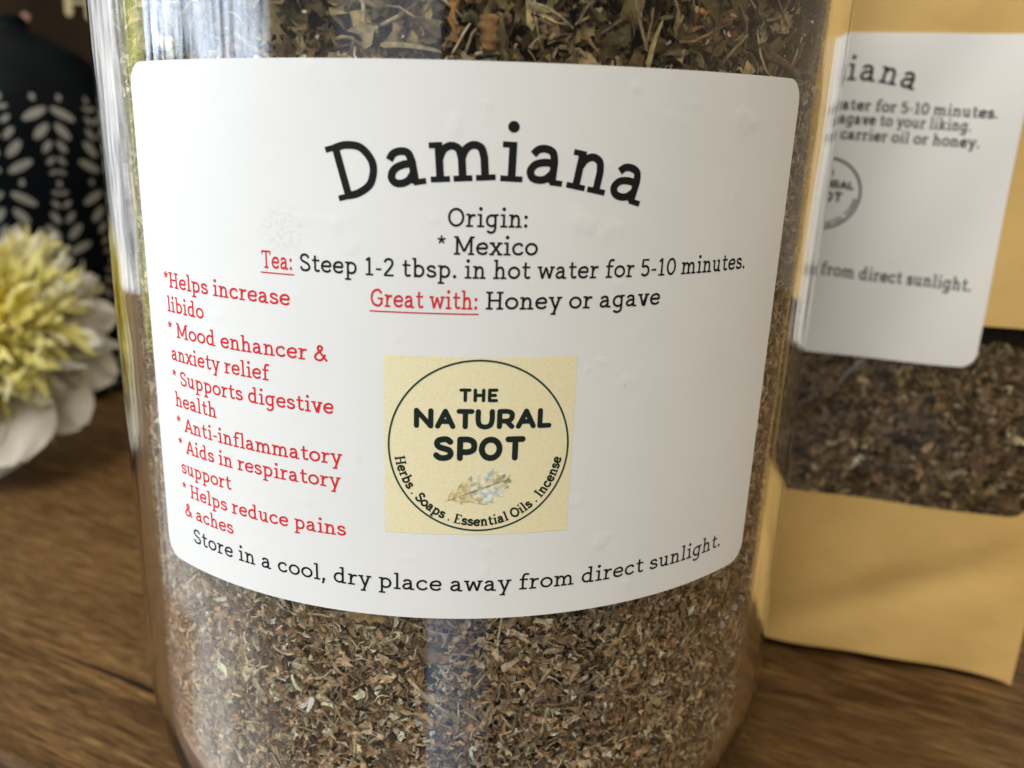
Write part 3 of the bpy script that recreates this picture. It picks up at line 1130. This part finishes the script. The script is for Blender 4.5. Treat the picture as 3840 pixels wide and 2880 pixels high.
def herb_in_jar():
    H = Heap()
    # the packed mass behind the flakes at the wall
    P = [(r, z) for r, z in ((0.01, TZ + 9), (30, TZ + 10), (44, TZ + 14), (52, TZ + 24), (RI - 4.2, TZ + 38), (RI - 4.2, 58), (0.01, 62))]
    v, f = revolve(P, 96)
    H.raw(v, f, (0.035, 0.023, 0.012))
    deg = math.radians

    def zones(n, z0, z1, hide=True):
        th = rng.uniform(deg(-112), deg(112), n)
        z = rng.uniform(z0, z1, n)
        if hide:
            ok = ~((np.abs(th + 0.02) < deg(34)) & (z > -60) & (z < 3))
            th, z = th[ok], z[ok]
        return th, z
    # fine shreds: everywhere below the label and up the sides
    for (n, z0, z1, l0, l1, w0, w1) in ((44000, -132, -52, 0.45, 1.6, 0.36, 0.95), (11500, -132, -52, 1.3, 3.1, 0.6, 1.5), (1000, -132, -52, 2.6, 4.6, 1.0, 2.2),
                                        (26000, -52, 8, 0.7, 2.8, 0.45, 1.3), (6000, -10, 58, 0.8, 2.8, 0.5, 1.5)):
        th, z = zones(n, z0, z1)
        n = len(th)
        ln = rng.uniform(l0, l1, n)
        wd = np.minimum(rng.uniform(w0, w1, n), ln)
        P, f = leaf_batch(n, ln, wd, 4, 1.5, 0.20)
        H.add(wrap(orient(P, 1.0), th, z, rng.random(n) ** 1.1 * 4.2), f, palette(n, FINE, FINEW, 0.22, 1.10) if z1 < 20 else palette(n, LEAFY, LEAFYW, 0.30, 0.76))
    for (n, z0, z1, l0, l1, w0, w1) in ((7000, -132, -40, 1.2, 4.2, 0.18, 0.48), (2600, -40, 58, 2.0, 9.0, 0.25, 0.7), (260, -132, -40, 4.0, 9.0, 0.35, 0.8)):
        th, z = zones(n, z0, z1)
        n = len(th)
        P, f = stick_batch(n, rng.uniform(l0, l1, n), rng.uniform(w0, w1, n))
        c = palette(n, [(0.40, 0.29, 0.17), (0.62, 0.51, 0.34), (0.28, 0.185, 0.10), (0.53, 0.46, 0.30)], [4, 3, 2, 1.2])
        H.add(wrap(orient(P, 0.45), th, z, rng.random(n) ** 1.4 * 3.4), f, c)
    # leaf pieces near the top, larger and greener
    for (n, z0, z1, l0, l1, w0, w1) in ((3800, -2, 58, 2.0, 5.0, 1.1, 2.8), (950, 2, 58, 3.8, 7.0, 1.8, 3.4), (1700, -40, 4, 2.0, 5.0, 0.9, 2.2)):
        th, z = zones(n, z0, z1)
        n = len(th)
        ln = rng.uniform(l0, l1, n)
        P, f = leaf_batch(n, ln, np.minimum(rng.uniform(w0, w1, n), ln * 0.8), 7, 2.2, 0.20)
        H.add(wrap(orient(P, 0.95), th, z, 0.2 + rng.random(n) ** 1.2 * 4.6), f, palette(n, LEAFY, LEAFYW, 0.30, 0.76))
    # pale bits and dust caught on the glass
    th, z = zones(2600, -132, 50)
    n = len(th)
    ln = rng.uniform(0.25, 0.9, n)
    P, f = leaf_batch(n, ln, ln * 0.7, 4)
    H.add(wrap(orient(P, 0.3), th, z, rng.random(n) * 0.8), f, palette(n, [(0.60, 0.54, 0.42), (0.48, 0.38, 0.22)], [1, 1]))
    o = H.build('dried_herb', HERB)
    tag(o, 'coarse olive leaf fragments over fine brown shreds filling the jar', 'dried herb', kind='stuff')


herb_in_jar()


def jar_piece(name, lab, u, z, du, dz, wd, col, blobs=False, depth=0.5):
    """one larger piece lying against the inside of the glass"""
    n = 26
    verts, faces = [], []
    rr = random.Random(hash(name) % 1000 + int(u * 10))
    ring = 10
    L = math.hypot(du, dz)
    ax = np.array((du, dz)) / L
    q = np.array((-ax[1], ax[0]))
    for i in range(n):
        s_ = i / (n - 1)
        if blobs:
            h = wd / 2 * (0.25 + 0.75 * (1 - s_) ** 0.5) * (0.3 + 0.7 * min(1, s_ * 7)) * (1 + 0.16 * math.sin(s_ * 23)) * min(1, (1 - s_) * 9 + 0.15)
        else:
            h = wd / 2 * (1 - 0.55 * s_) * min(1, s_ * 12 + 0.3) * min(1, (1 - s_) * 8 + 0.2)
        bend = 0.04 * L * math.sin(s_ * 3.0)
        for k in range(ring):
            a = 2 * math.pi * k / ring
            hh = h * (1 + (0.16 if blobs else 0.05) * rr.uniform(-1, 1))
            uu = u + ax[0] * L * s_ + q[0] * (hh * math.cos(a) + bend)
            zz = z + ax[1] * L * s_ + q[1] * (hh * math.cos(a) + bend)
            rad = min(RI - 0.04, RI + 0.25 - wd * 0.32 + hh * 0.7 * math.sin(a))
            verts.append((rad * math.sin(uu / RI), -rad * math.cos(uu / RI), zz))
    for i in range(n - 1):
        for k in range(ring):
            faces.append((i * ring + k, i * ring + (k + 1) % ring, (i + 1) * ring + (k + 1) % ring, (i + 1) * ring + k))
    faces.append(tuple(range(ring)))
    faces.append(tuple((n - 1) * ring + k for k in range(ring - 1, -1, -1)))
    c = np.array(verts)
    org = c[0]
    o = mesh_obj(name, verts, faces, HERB, None, True, org, colors=np.tile(np.array(col), (len(verts), 1)))
    tag(o, lab, 'dried herb piece')


jar_piece('dried_bud', 'rust-brown shrivelled bud against the glass above the label title', 1.6, 12.9, -0.4, -4.5, 3.3, (0.40, 0.22, 0.095), True)
jar_piece('dried_straw', 'pale straw-coloured stalk standing steeply above the right of the label', 21.0, 8.0, 1.6, 5.6, 0.85, (0.66, 0.53, 0.27))
jar_piece('dried_twig', 'brown woody twig slanting down beside the label top right corner', 39.9, 11.0, 10.0, -2.6, 1.5, (0.24, 0.14, 0.07))
jar_piece('dried_straw', 'olive bent stalk lying level along the label top edge', -11.2, 9.0, 7.2, -0.6, 0.75, (0.48, 0.41, 0.22))
jar_piece('dried_straw', 'short pale green stalk poking out under the label bottom edge', -11.9, -63.6, 1.3, -2.8, 0.75, (0.66, 0.62, 0.40))
jar_piece('dried_chip', 'small white chip standing out low in the brown shreds', -22.1, -82.8, -1.1, -3.0, 1.0, (0.85, 0.82, 0.74), True)
jar_piece('dried_leaf', 'tan curled leaf piece just under the label beside a pale stalk', -16.6, -67.6, 6.0, -0.4, 2.6, (0.60, 0.40, 0.18), True)


# ------------------------------------------------------------------ kraft pouch behind on the right
YAW = math.radians(-20)
PT = np.array((146.57, 18.6, TZ))                       # its right bottom corner on the table
PU = np.array((math.cos(YAW), math.sin(YAW), 0.0))      # along the bottom, to the right
PN = np.array((math.sin(YAW), -math.cos(YAW), 0.0))     # towards the camera
PW, PH = 131.0, 205.0
pouch = empty('stand_up_pouch', tuple(PT - PU * PW / 2))
tag(pouch, 'yellow-brown kraft paper pouch with a clear window standing beside the jar', 'pouch')
PO = tuple(PT - PU * PW / 2)


def bulge(a, v):
    """how far the front panel swells towards the camera; a from -PW to 0, v from 0 to PH"""
    s_ = np.clip(-a / PW, 0, 1)
    side = np.clip(np.sin(math.pi * s_), 0, 1) ** 0.8
    left = np.clip((0.93 - s_) / 0.35, 0, 1)
    up = np.clip(1 - v / PH, 0, 1) ** 0.7 * (0.75 + 0.25 * np.clip(v / 30, 0, 1))
    cr = 0.75 * np.sin(a * 0.085 + v * 0.05) * side + 0.40 * np.sin(a * 0.21 - v * 0.13 + 1.0) * side
    d = (v - (9.7 + (a + 57.8) * 0.50))                  # the crease across the lower right
    fold = 1.7 * np.exp(-(d / 5.0) ** 2) * np.clip((a + 75) / 30, 0, 1) * np.clip(-a / 12, 0, 1)
    return (5.0 * side * up + cr - fold) * np.clip(left * 1.6, 0, 1) * np.clip(-a / 6.0, 0, 1)


def on_pouch(a, v, off):
    a, v = np.asarray(a, float), np.asarray(v, float)
    b = bulge(a, v) + off
    lift = 2.7 * (1 - np.exp(np.minimum(a, 0) / 6.0)) * np.clip((a + PW) / 40.0, 0, 1) * np.exp(-v / 7.0)
    return PT[None] + a[:, None] * PU + b[:, None] * PN + (v + lift)[:, None] * np.array((0, 0, 1.0))


def inset_grid(x0, y0, x1, y1, st):
    return [(x, y) for x in np.arange(x0 + st * .6, x1 - st * .3, st) for y in np.arange(y0 + st * .6, y1 - st * .3, st)]


def dense(out, st):
    r = []
    for i in range(len(out)):
        a, b = out[i], out[(i + 1) % len(out)]
        n = max(1, int(math.hypot(b[0] - a[0], b[1] - a[1]) / st))
        r += [(a[0] + (b[0] - a[0]) * k / n, a[1] + (b[1] - a[1]) * k / n) for k in range(n)]
    return r


WX0, WY0, WX1, WY1, WR = -121.0, 48.0, -5.6, 96.0, 4.5


def build_pouch():
    rect = dense([(-PW, 0), (0, 0), (0, PH), (-PW, PH)], 3.0)
    win = dense(rounded_rect(WX0, WY0, WX1, WY1, WR), 3.0)
    v, f = fill2d([rect, win], inset_grid(-PW, 0, 0, PH, 3.2), hole=1)
    mesh_obj('front_panel', on_pouch(v[:, 0], v[:, 1], 0.0), f, KRAFT, pouch, True, PO)
    # back panel and the folded bottom between the two
    nx, ny = 40, 40
    bv, bf = [], []
    for i in range(nx + 1):
        for j in range(ny + 1):
            a = -PW * i / nx
            vv_ = PH * j / ny
            th = 34.0 * max(0, math.sin(math.pi * i / nx)) ** 0.8 * (1 - j / ny) ** 0.8 + 0.3
            p = PT + a * PU - th * PN + np.array((0, 0, vv_ + 0.1))
            bv.append(p)
    for i in range(nx):
        for j in range(ny):
            q = i * (ny + 1) + j
            bf.append((q, q + 1, q + ny + 2, q + ny + 1))
    n0 = len(bv)
    for i in range(nx + 1):                               # gusset: dips up between the panels
        a = -PW * i / nx
        s_ = max(0, math.sin(math.pi * i / nx))
        fr = on_pouch(np.array([a]), np.array([0.0]), -0.15)[0]
        bk = PT + a * PU - (34.0 * s_ ** 0.8 + 0.3) * PN + np.array((0, 0, 0.1))
        md = (fr + bk) / 2 + np.array((0, 0, 14 * s_))
        bv += [fr, md, bk]
    for i in range(nx):
        for j in range(2):
            q = n0 + i * 3 + j
            bf.append((q, q + 1, q + 4, q + 3))
    mesh_obj('back_panel', bv, bf, KRAFT, pouch, True, PO)
    fv, ff_ = fill2d([dense(rounded_rect(WX0 - 1.5, WY0 - 1.5, WX1 + 1.5, WY1 + 1.5, WR), 3.0)], inset_grid(WX0, WY0, WX1, WY1, 3.0))
    mesh_obj('clear_window', on_pouch(fv[:, 0], fv[:, 1], -0.25), ff_, FILM, pouch, True, PO)
    # white sticker over the upper part of the window
    out = dense(rounded_rect(-116.0, 85.6, -24.4, 161.3, 3.6), 2.0)
    lv, lf = fill2d([out], inset_grid(-116, 85.6, -24.4, 161.3, 3.0))
    V, F_ = sheet(on_pouch(lv[:, 0], lv[:, 1], 0.30), on_pouch(lv[:, 0], lv[:, 1], 0.10), lf)
    lab = mesh_obj('label', V, F_, PAPER, pouch, True, PO)
    lab['label'] = 'white sticker with grey lettering'
    ink = Ink()
    ink.arc('Damiana', -62.4, 97.8, 53.0, -17.0, 14.6, 3.7, w=0.175, track=0.13)
    ink.subdivide()
    ink.build('title_lettering', BLACK, lab, on_pouch, PO, 0.36)
    ink = Ink()
    kk = -0.03
    ink.line('Steep 1-2 tbsp. in hot water for 5-10 minutes.', -99.5, 145.4, -29.6, 1.75, w=0.25, tilt=kk, track=0.05)
    ink.line('agave to your liking.', -63.4, 141.2, -34.6, 1.75, w=0.25, tilt=kk, track=0.05)
    ink.line('with carrier oil or honey.', -70.4, 137.9, -32.3, 1.75, w=0.25, tilt=kk, track=0.05)
    ink.build('brewing_lettering', GREYINK, lab, on_pouch, PO, 0.36)
    ink = Ink()
    ink.line('Store in a cool, dry place away from direct sunlight.', -113.5, 107.4, -28.4, 2.1, w=0.24, tilt=-0.04, track=0.05)
    ink.build('storage_lettering', GREYINK, lab, on_pouch, PO, 0.36)
    ink = Ink()
    ink.ring(-64.6, 124.9, 8.1, 8.6)
    ink.build('emblem_ring', RINGINK, lab, on_pouch, PO, 0.36)
    ink = Ink()
    ink.line('THE', -66.6, 129.3, -62.8, 1.3, B, 0.24, True, 0.10, tilt=kk)
    ink.line('NATURAL', -70.6, 126.4, -57.9, 1.95, B, 0.245, True, 0.03, tilt=kk)
    ink.line('SPOT', -68.6, 123.2, -60.2, 2.4, B, 0.245, True, 0.08, tilt=kk)
    ink.arc('Herbs . Soaps . Essential Oils . Incense', -64.6, 124.9, 7.75, -11.0, 11.2, 0.66, w=0.3, track=0.10, inside=True)
    ink.build('emblem_lettering', LOGOINK, lab, on_pouch, PO, 0.36)


build_pouch()


def herb_in_pouch():
    H = Heap()
    nx, ny = 40, 20
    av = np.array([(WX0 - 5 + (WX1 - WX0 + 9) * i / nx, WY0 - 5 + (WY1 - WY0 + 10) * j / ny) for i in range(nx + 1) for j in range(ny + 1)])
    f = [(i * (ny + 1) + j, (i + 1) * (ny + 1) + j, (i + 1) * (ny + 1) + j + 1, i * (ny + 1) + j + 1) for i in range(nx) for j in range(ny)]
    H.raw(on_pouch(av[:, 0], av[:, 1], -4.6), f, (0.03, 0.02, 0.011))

    def place(P, a, v, depth):
        W = on_pouch(a, v, -0.5)[:, None, :] + P[..., 0:1] * PU + P[..., 1:2] * np.array((0, 0, 1.0))
        d = np.minimum(P[..., 2] - depth[:, None], -rng.random((len(P), 1)) * 0.5)
        return W + d[..., None] * PN
    for (n, l0, l1, w0, w1) in ((7000, 1.2, 3.6, 0.6, 1.6), (2400, 2.8, 6.0, 1.0, 2.6)):
        a = rng.uniform(-85, WX1 + 1, n)
        v = rng.uniform(WY0 - 2, 90, n)
        ln = rng.uniform(l0, l1, n)
        P, f = leaf_batch(n, ln, np.minimum(rng.uniform(w0, w1, n), ln), 5, 1.1)
        H.add(place(orient(P, 0.75), a, v, rng.random(n) * 3.6), f, palette(n, [LEAFY[2], LEAFY[0], LEAFY[4]] + FINE[:4] + [FINE[6]], [4, 4, 3, 4, 2, 4, 1.2, 3], 0.36, 0.66))
    n = 900
    P, f = stick_batch(n, rng.uniform(1.5, 6, n), rng.uniform(0.2, 0.5, n))
    H.add(place(orient(P, 0.4), rng.uniform(-85, WX1, n), rng.uniform(WY0, 90, n), rng.random(n) * 2.5), f, palette(n, [(0.30, 0.22, 0.12), (0.40, 0.33, 0.2)], [2, 1]))
    o = H.build('dried_herb', HERB)
    tag(o, 'brown and olive herb fragments behind the clear window of the kraft pouch', 'dried herb', kind='stuff')


herb_in_pouch()


def pouch_stem():
    p0 = on_pouch(np.array([-48.8]), np.array([85.6]), -0.9)[0]
    p1 = on_pouch(np.array([-56.3]), np.array([74.0]), -0.9)[0]
    v, f = [], []
    n, k_ = 10, 8
    d = (p1 - p0) / np.linalg.norm(p1 - p0)
    q = np.cross(d, PN)
    for i in range(n):
        s_ = i / (n - 1)
        h = 0.95 * (1 - 0.75 * s_) * (0.6 + 0.4 * min(1, s_ * 8))
        c = p0 + (p1 - p0) * s_ + q * 0.5 * math.sin(s_ * 3)
        for k in range(k_):
            a = 2 * math.pi * k / k_
            v.append(c + q * h * math.cos(a) + PN * h * 0.45 * math.sin(a))
    for i in range(n - 1):
        for k in range(k_):
            f.append((i * k_ + k, i * k_ + (k + 1) % k_, (i + 1) * k_ + (k + 1) % k_, (i + 1) * k_ + k))
    f += [tuple(range(k_)), tuple((n - 1) * k_ + k for k in range(k_ - 1, -1, -1))]
    o = mesh_obj('pale_straw', v, f, HERB, None, True, tuple(p0), colors=np.tile((0.36, 0.33, 0.30), (len(v), 1)))
    tag(o, 'pale grey pointed stem slanting in the pouch window below its sticker', 'dried herb piece')


pouch_stem()

# ------------------------------------------------------------------ vase behind on the left
VX, VY = -218.0, 268.0
vase = empty('patterned_vase', (VX, VY, TZ))
tag(vase, 'black glazed vase with rows of pale painted leaves behind the flower', 'vase')
VO = (VX, VY, TZ)
VP = [(5.0, 42.5), (7.0, 41), (7.5, 38), (10, 35.5), (21, 31.0), (32, 23.5), (41, 11), (47, -6), (49.5, -26), (50, -60), (49, -95), (46, -120), (42, -134), (40, TZ)]


VPS = spl(VP, False, 5)


def vase_r(z):
    pts = VPS[::-1]
    zs = [p[1] for p in pts]
    rs = [p[0] for p in pts]
    return float(np.interp(z, zs, rs))


def build_vase():
    pts = VPS
    pr = [(0.01, TZ + 0.05)] + [(float(p[0]), float(p[1])) for p in pts[::-1]] + [(4.2, 42.0), (4.5, 36), (10, 28), (30, 10), (0.01, 8)]
    v, f = revolve_closed(pr, 96)
    v = [(p[0] + VX, p[1] + VY, p[2]) for p in v]
    mesh_obj('vase_body', v, f, mat_plain('black_glaze', (0.0020, 0.0032, 0.005), 0.5, 0.04, 60.0, 0.25), vase, True, VO)
    # painted leaves
    rr = random.Random(2)
    V, F_ = [], []

    def leaf(phi, z, ang, ln, wd):
        n0 = len(V)
        m_ = 8
        for k in range(m_):
            s_ = k / (m_ - 1)
            h = wd / 2 * math.sin(math.pi * (0.08 + 0.84 * s_)) ** 0.7
            for sg in (-1, 0, 1):
                du = (s_ - 0.5) * ln * math.cos(ang) - sg * h * math.sin(ang)
                dz = (s_ - 0.5) * ln * math.sin(ang) + sg * h * math.cos(ang)
                zz = z + dz
                r_ = vase_r(zz) + 0.22
                a = phi + du / r_
                V.append((VX + r_ * math.sin(a), VY - r_ * math.cos(a), zz))
        for k in range(m_ - 1):
            for j in range(2):
                F_.append((n0 + 3 * k + j, n0 + 3 * k + 3 + j, n0 + 3 * k + 4 + j, n0 + 3 * k + 1 + j))
    step = math.radians(24)
    view = math.atan2(0 - VX, VY + 169)                  # the side that faces the camera
    down = [(7, 9.4, 4.2, 28, 6.3), (14.5, 7.5, 4.2, 50, 4.6), (21, 5.2, 3.1, 55, 3.1), (27, 3.8, 2.5, 45, 2.3), (32, 3.2, 1.9, 20, 1.7)]
    for ci in range(-5, 8):
        phi = view + math.radians(14) + (ci - 1) * step
        z = 6.0 + (36.5 if ci % 2 == 0 else 0.0)
        while z > -130:
            rows = [(d, l, w_, -a, o) for d, l, w_, a, o in down] + [(73 - d, l, w_, a, o) for d, l, w_, a, o in down]
            rows += [(0, 2.6, 2.4, 80, 6.2)]
            for d, l, w_, a, o in rows:
                if z - d < 7.0:
                    j = rr.uniform(-0.05, 0.05)
                    leaf(phi + o / 50.0, z - d, math.radians(a) + j, l * 1.12, w_ * 0.9)
                    leaf(phi - o / 50.0, z - d, math.pi - math.radians(a) + j, l * 1.12, w_ * 0.9)
            if z - 37 < 7.0:
                leaf(phi, z - 37, math.pi / 2, 3.2, 2.0)
            z -= 73.0
    mesh_obj('painted_leaves', V, F_, mat_plain('pale_glaze', (0.21, 0.21, 0.20), 0.5, 0.15, 300.0, 0.15), vase, True, VO)


build_vase()

# ------------------------------------------------------------------ dark board with cream marks behind the vase
board = empty('dark_wooden_board', (-150, 352, TZ))
tag(board, 'dark brown wooden board with cream strokes standing behind the vase', 'board')
BO = (-150, 352, TZ)


def box(x0, y0, z0, x1, y1, z1, r=0.0):
    v = [(x, y, z) for x in (x0, x1) for y in (y0, y1) for z in (z0, z1)]
    f = [(0, 1, 3, 2), (4, 6, 7, 5), (0, 4, 5, 1), (2, 3, 7, 6), (0, 2, 6, 4), (1, 5, 7, 3)]
    return v, f


v, f = box(-300, 352, TZ, 120, 370, 240)
mesh_obj('board_panel', v, f, mat_plain('dark_board_wood', (0.020, 0.011, 0.004), 0.7, 0.08, 14.0, 0.4), board, False, BO)
CREAM = mat_plain('cream_paint', (0.42, 0.36, 0.20), 0.6, 0.3, 80.0, 0.15)


def capsule(p0, p1, r, thick, y):
    p0, p1 = np.array(p0, float), np.array(p1, float)
    d = (p1 - p0) / np.linalg.norm(p1 - p0)
    a0 = math.atan2(d[1], d[0])
    o = []
    for k in range(9):
        a = a0 - math.pi / 2 + math.pi * k / 8
        o.append((p1[0] + r * math.cos(a), p1[1] + r * math.sin(a)))
    for k in range(9):
        a = a0 + math.pi / 2 + math.pi * k / 8
        o.append((p0[0] + r * math.cos(a), p0[1] + r * math.sin(a)))
    n = len(o)
    v = [(p[0], y - thick, p[1]) for p in o] + [(p[0], y + 0.2, p[1]) for p in o]
    f = [tuple(range(n)), tuple(range(2 * n - 1, n - 1, -1))] + [(i, i + n, (i + 1) % n + n, (i + 1) % n) for i in range(n)]
    return v, f


mv, mf = [], []
for (a, b, r) in (((-226.5, 92), (-226.5, 53), 2.0), ((-215.5, 92), (-215.5, 51.5), 2.0), ((-224.0, 58.6), (-218.0, 58.6), 0.9)):
    v, f = capsule(a, b, r, 0.6, 352)
    mf += [tuple(i + len(mv) for i in q) for q in f]
    mv += v
mesh_obj('cream_strokes', mv, mf, CREAM, board, False, BO)
v, f = capsule((-251, 50.2), (-250.2, 49.6), 2.0, 0.5, 352)
mesh_obj('pink_dot', v, f, mat_plain('pink_paint', (0.30, 0.16, 0.11), 0.6, 0.3), board, False, BO)

# ------------------------------------------------------------------ artificial flower lying left of the jar
FC = np.array((-191.0, 164.0, -84.0))
flower = empty('cloth_flower', (FC[0], FC[1], TZ))
tag(flower, 'white cloth flower with a yellow shaggy centre lying left of the jar', 'flower')
FO = (FC[0], FC[1], TZ)
FA = np.array((0.02, -0.78, 0.62))
FA /= np.linalg.norm(FA)
FX = np.cross(FA, (0, 0, 1.0))
FX /= np.linalg.norm(FX)                      # points left/right in view
FX = -FX if FX[0] < 0 else FX
FY = np.cross(FX, FA)
FY = -FY if FY[2] < 0 else FY


def petal(azim, pol0, length, width, curl, ruff, rr, nl=12, nw=8, base=0.1, tip=0.8, start=4.0, cup=0.2):
    """strap or broad petal leaving the centre at pol0 from the axis and bending by curl"""
    rad = FX * math.cos(azim) + FY * math.sin(azim)
    length = length * (1 - 0.26 * max(0.0, math.sin(azim)))
    tang = np.cross(FA, rad)
    p = FC + (FA * math.cos(pol0) + rad * math.sin(pol0)) * start
    pol = pol0
    v, f = [], []
    ph = rr.uniform(0, 6)
    side = rr.uniform(-1, 1) * (0.9 if tip < 0.5 else 0.1)
    for i in range(nl + 1):
        s_ = i / nl
        d = FA * math.cos(pol) + rad * math.sin(pol)
        up = FA * math.sin(pol) - rad * math.cos(pol)
        if tip > 0.5:
            prof = base + (1 - base) * math.sin(math.pi * min(1, 0.62 * s_ / 0.62 * 0.78)) ** 0.8 if s_ < 0.64 else (base + (1 - base)) * math.sqrt(max(0.0, 1 - ((s_ - 0.64) / 0.37) ** 2))
        else:
            prof = (base + (1 - base) * math.sin(math.pi * min(0.5, s_))) * math.sqrt(max(0.0, 1 - s_ ** 7)) + 0.03
        wv = width / 2 * prof
        for j in range(nw + 1):
            t_ = 2 * j / nw - 1
            z_ = -cup * wv * (t_ * t_) * 1.0 + ruff * math.sin(t_ * 6 + ph + s_ * 9) * s_ + ruff * 0.5 * math.sin(s_ * 17 + ph * 2 + t_ * 3) * abs(t_)
            v.append(p + tang * wv * t_ + up * z_)
        p = p + (d + tang * side * s_) * length / nl
        pol += curl / nl
    for i in range(nl):
        for j in range(nw):
            q = i * (nw + 1) + j
            f.append((q, q + 1, q + nw + 2, q + nw + 1))
    return v, f


def cloth(name, c0, c1, trans=0.42):
    m, t, p = material(name)
    f = SM(t, noise(t, 60.0, 4.0), 0.3, 0.7)
    cc = MIX(t, f, c0, c1)
    t.links.new(cc, p.inputs['Base Color'])
    p.inputs['Roughness'].default_value = 0.8
    p.inputs['Specular IOR Level'].default_value = 0.15
    bump(t, p, noise(t, 900.0, 2.0), 0.2, 0.0005)
    tl = N(t, 'ShaderNodeBsdfTranslucent')                # thin cloth lets light through
    t.links.new(cc, tl.inputs['Color'])
    mx = N(t, 'ShaderNodeMixShader')
    mx.inputs[0].default_value = trans
    t.links.new(p.outputs[0], mx.inputs[1])
    t.links.new(tl.outputs[0], mx.inputs[2])
    t.links.new(mx.outputs[0], t.nodes['Material Output'].inputs['Surface'])
    return m


WHITE = cloth('white_cloth', (0.66, 0.64, 0.58), (0.76, 0.74, 0.68))
CREAMC = cloth('cream_cloth', (0.72, 0.68, 0.42), (0.80, 0.77, 0.56))
YELLOW = cloth('yellow_cloth', (0.84, 0.70, 0.05), (0.88, 0.80, 0.24))
PALEY = cloth('pale_yellow_cloth', (0.80, 0.73, 0.22), (0.86, 0.82, 0.45))


def build_flower():
    rr = random.Random(8)

    def bunch(name, n, mat, p0, p1, l0, l1, w0, w1, c0, c1, ruff, st=(5, 5)):
        V, F_ = [], []
        for k in range(n):
            a = rr.uniform(0, 2 * math.pi)
            v, f = petal(a, rr.uniform(p0, p1), rr.uniform(l0, l1), rr.uniform(w0, w1), rr.uniform(c0, c1), ruff, rr, 7, 3, 0.55, 0.3, rr.uniform(*st), 0.5)
            F_ += [tuple(i + len(V) for i in q) for q in f]
            V += v
        o = mesh_obj(name, V, F_, mat, flower, True, FO)
        o['kind'] = 'stuff'
        return o
    bunch('yellow_centre', 420, YELLOW, 0.02, 0.95, 10, 20, 1.6, 3.6, -0.9, 1.2, 0.8, st=(6, 20))
    bunch('pale_yellow_fringe', 330, PALEY, 0.70, 1.30, 13, 25, 2.0, 4.6, -0.9, 1.2, 1.2, st=(14, 30))
    bunch('cream_fringe', 210, CREAMC, 1.0, 1.60, 14, 26, 2.4, 5.4, -0.9, 1.2, 1.6, st=(16, 31))
    bunch('frilled_fringe', 170, WHITE, 1.30, 1.85, 14, 24, 3.0, 7.0, -0.9, 1.2, 2.2, st=(18, 33))
    # broad outer petals
    for k, (az, pol, ln, wd, cu) in enumerate(((-1.62, 1.25, 58, 44, 0.35), (-1.12, 1.35, 56, 36, 0.25), (-1.35, 1.55, 54, 38, 0.2), (-0.70, 1.60, 50, 26, 0.2), (-0.25, 1.66, 47, 22, 0.2), (0.25, 1.66, 46, 22, 0.2), (2.1, 1.5, 52, 38, 0.3), (2.8, 1.4, 56, 40, 0.4), (-2.7, 1.3, 58, 42, 0.5), (-2.05, 1.2, 60, 42, 0.7))):
        v, f = petal(az, pol, ln, wd, cu, 1.2, rr, 16, 12, 0.35, 0.8, 6.0, 0.16)
        v = [np.array((p[0], p[1], max(p[2], TZ + 0.4))) for p in v]
        mesh_obj('petal', v, f, WHITE, flower, True, FO)


build_flower()
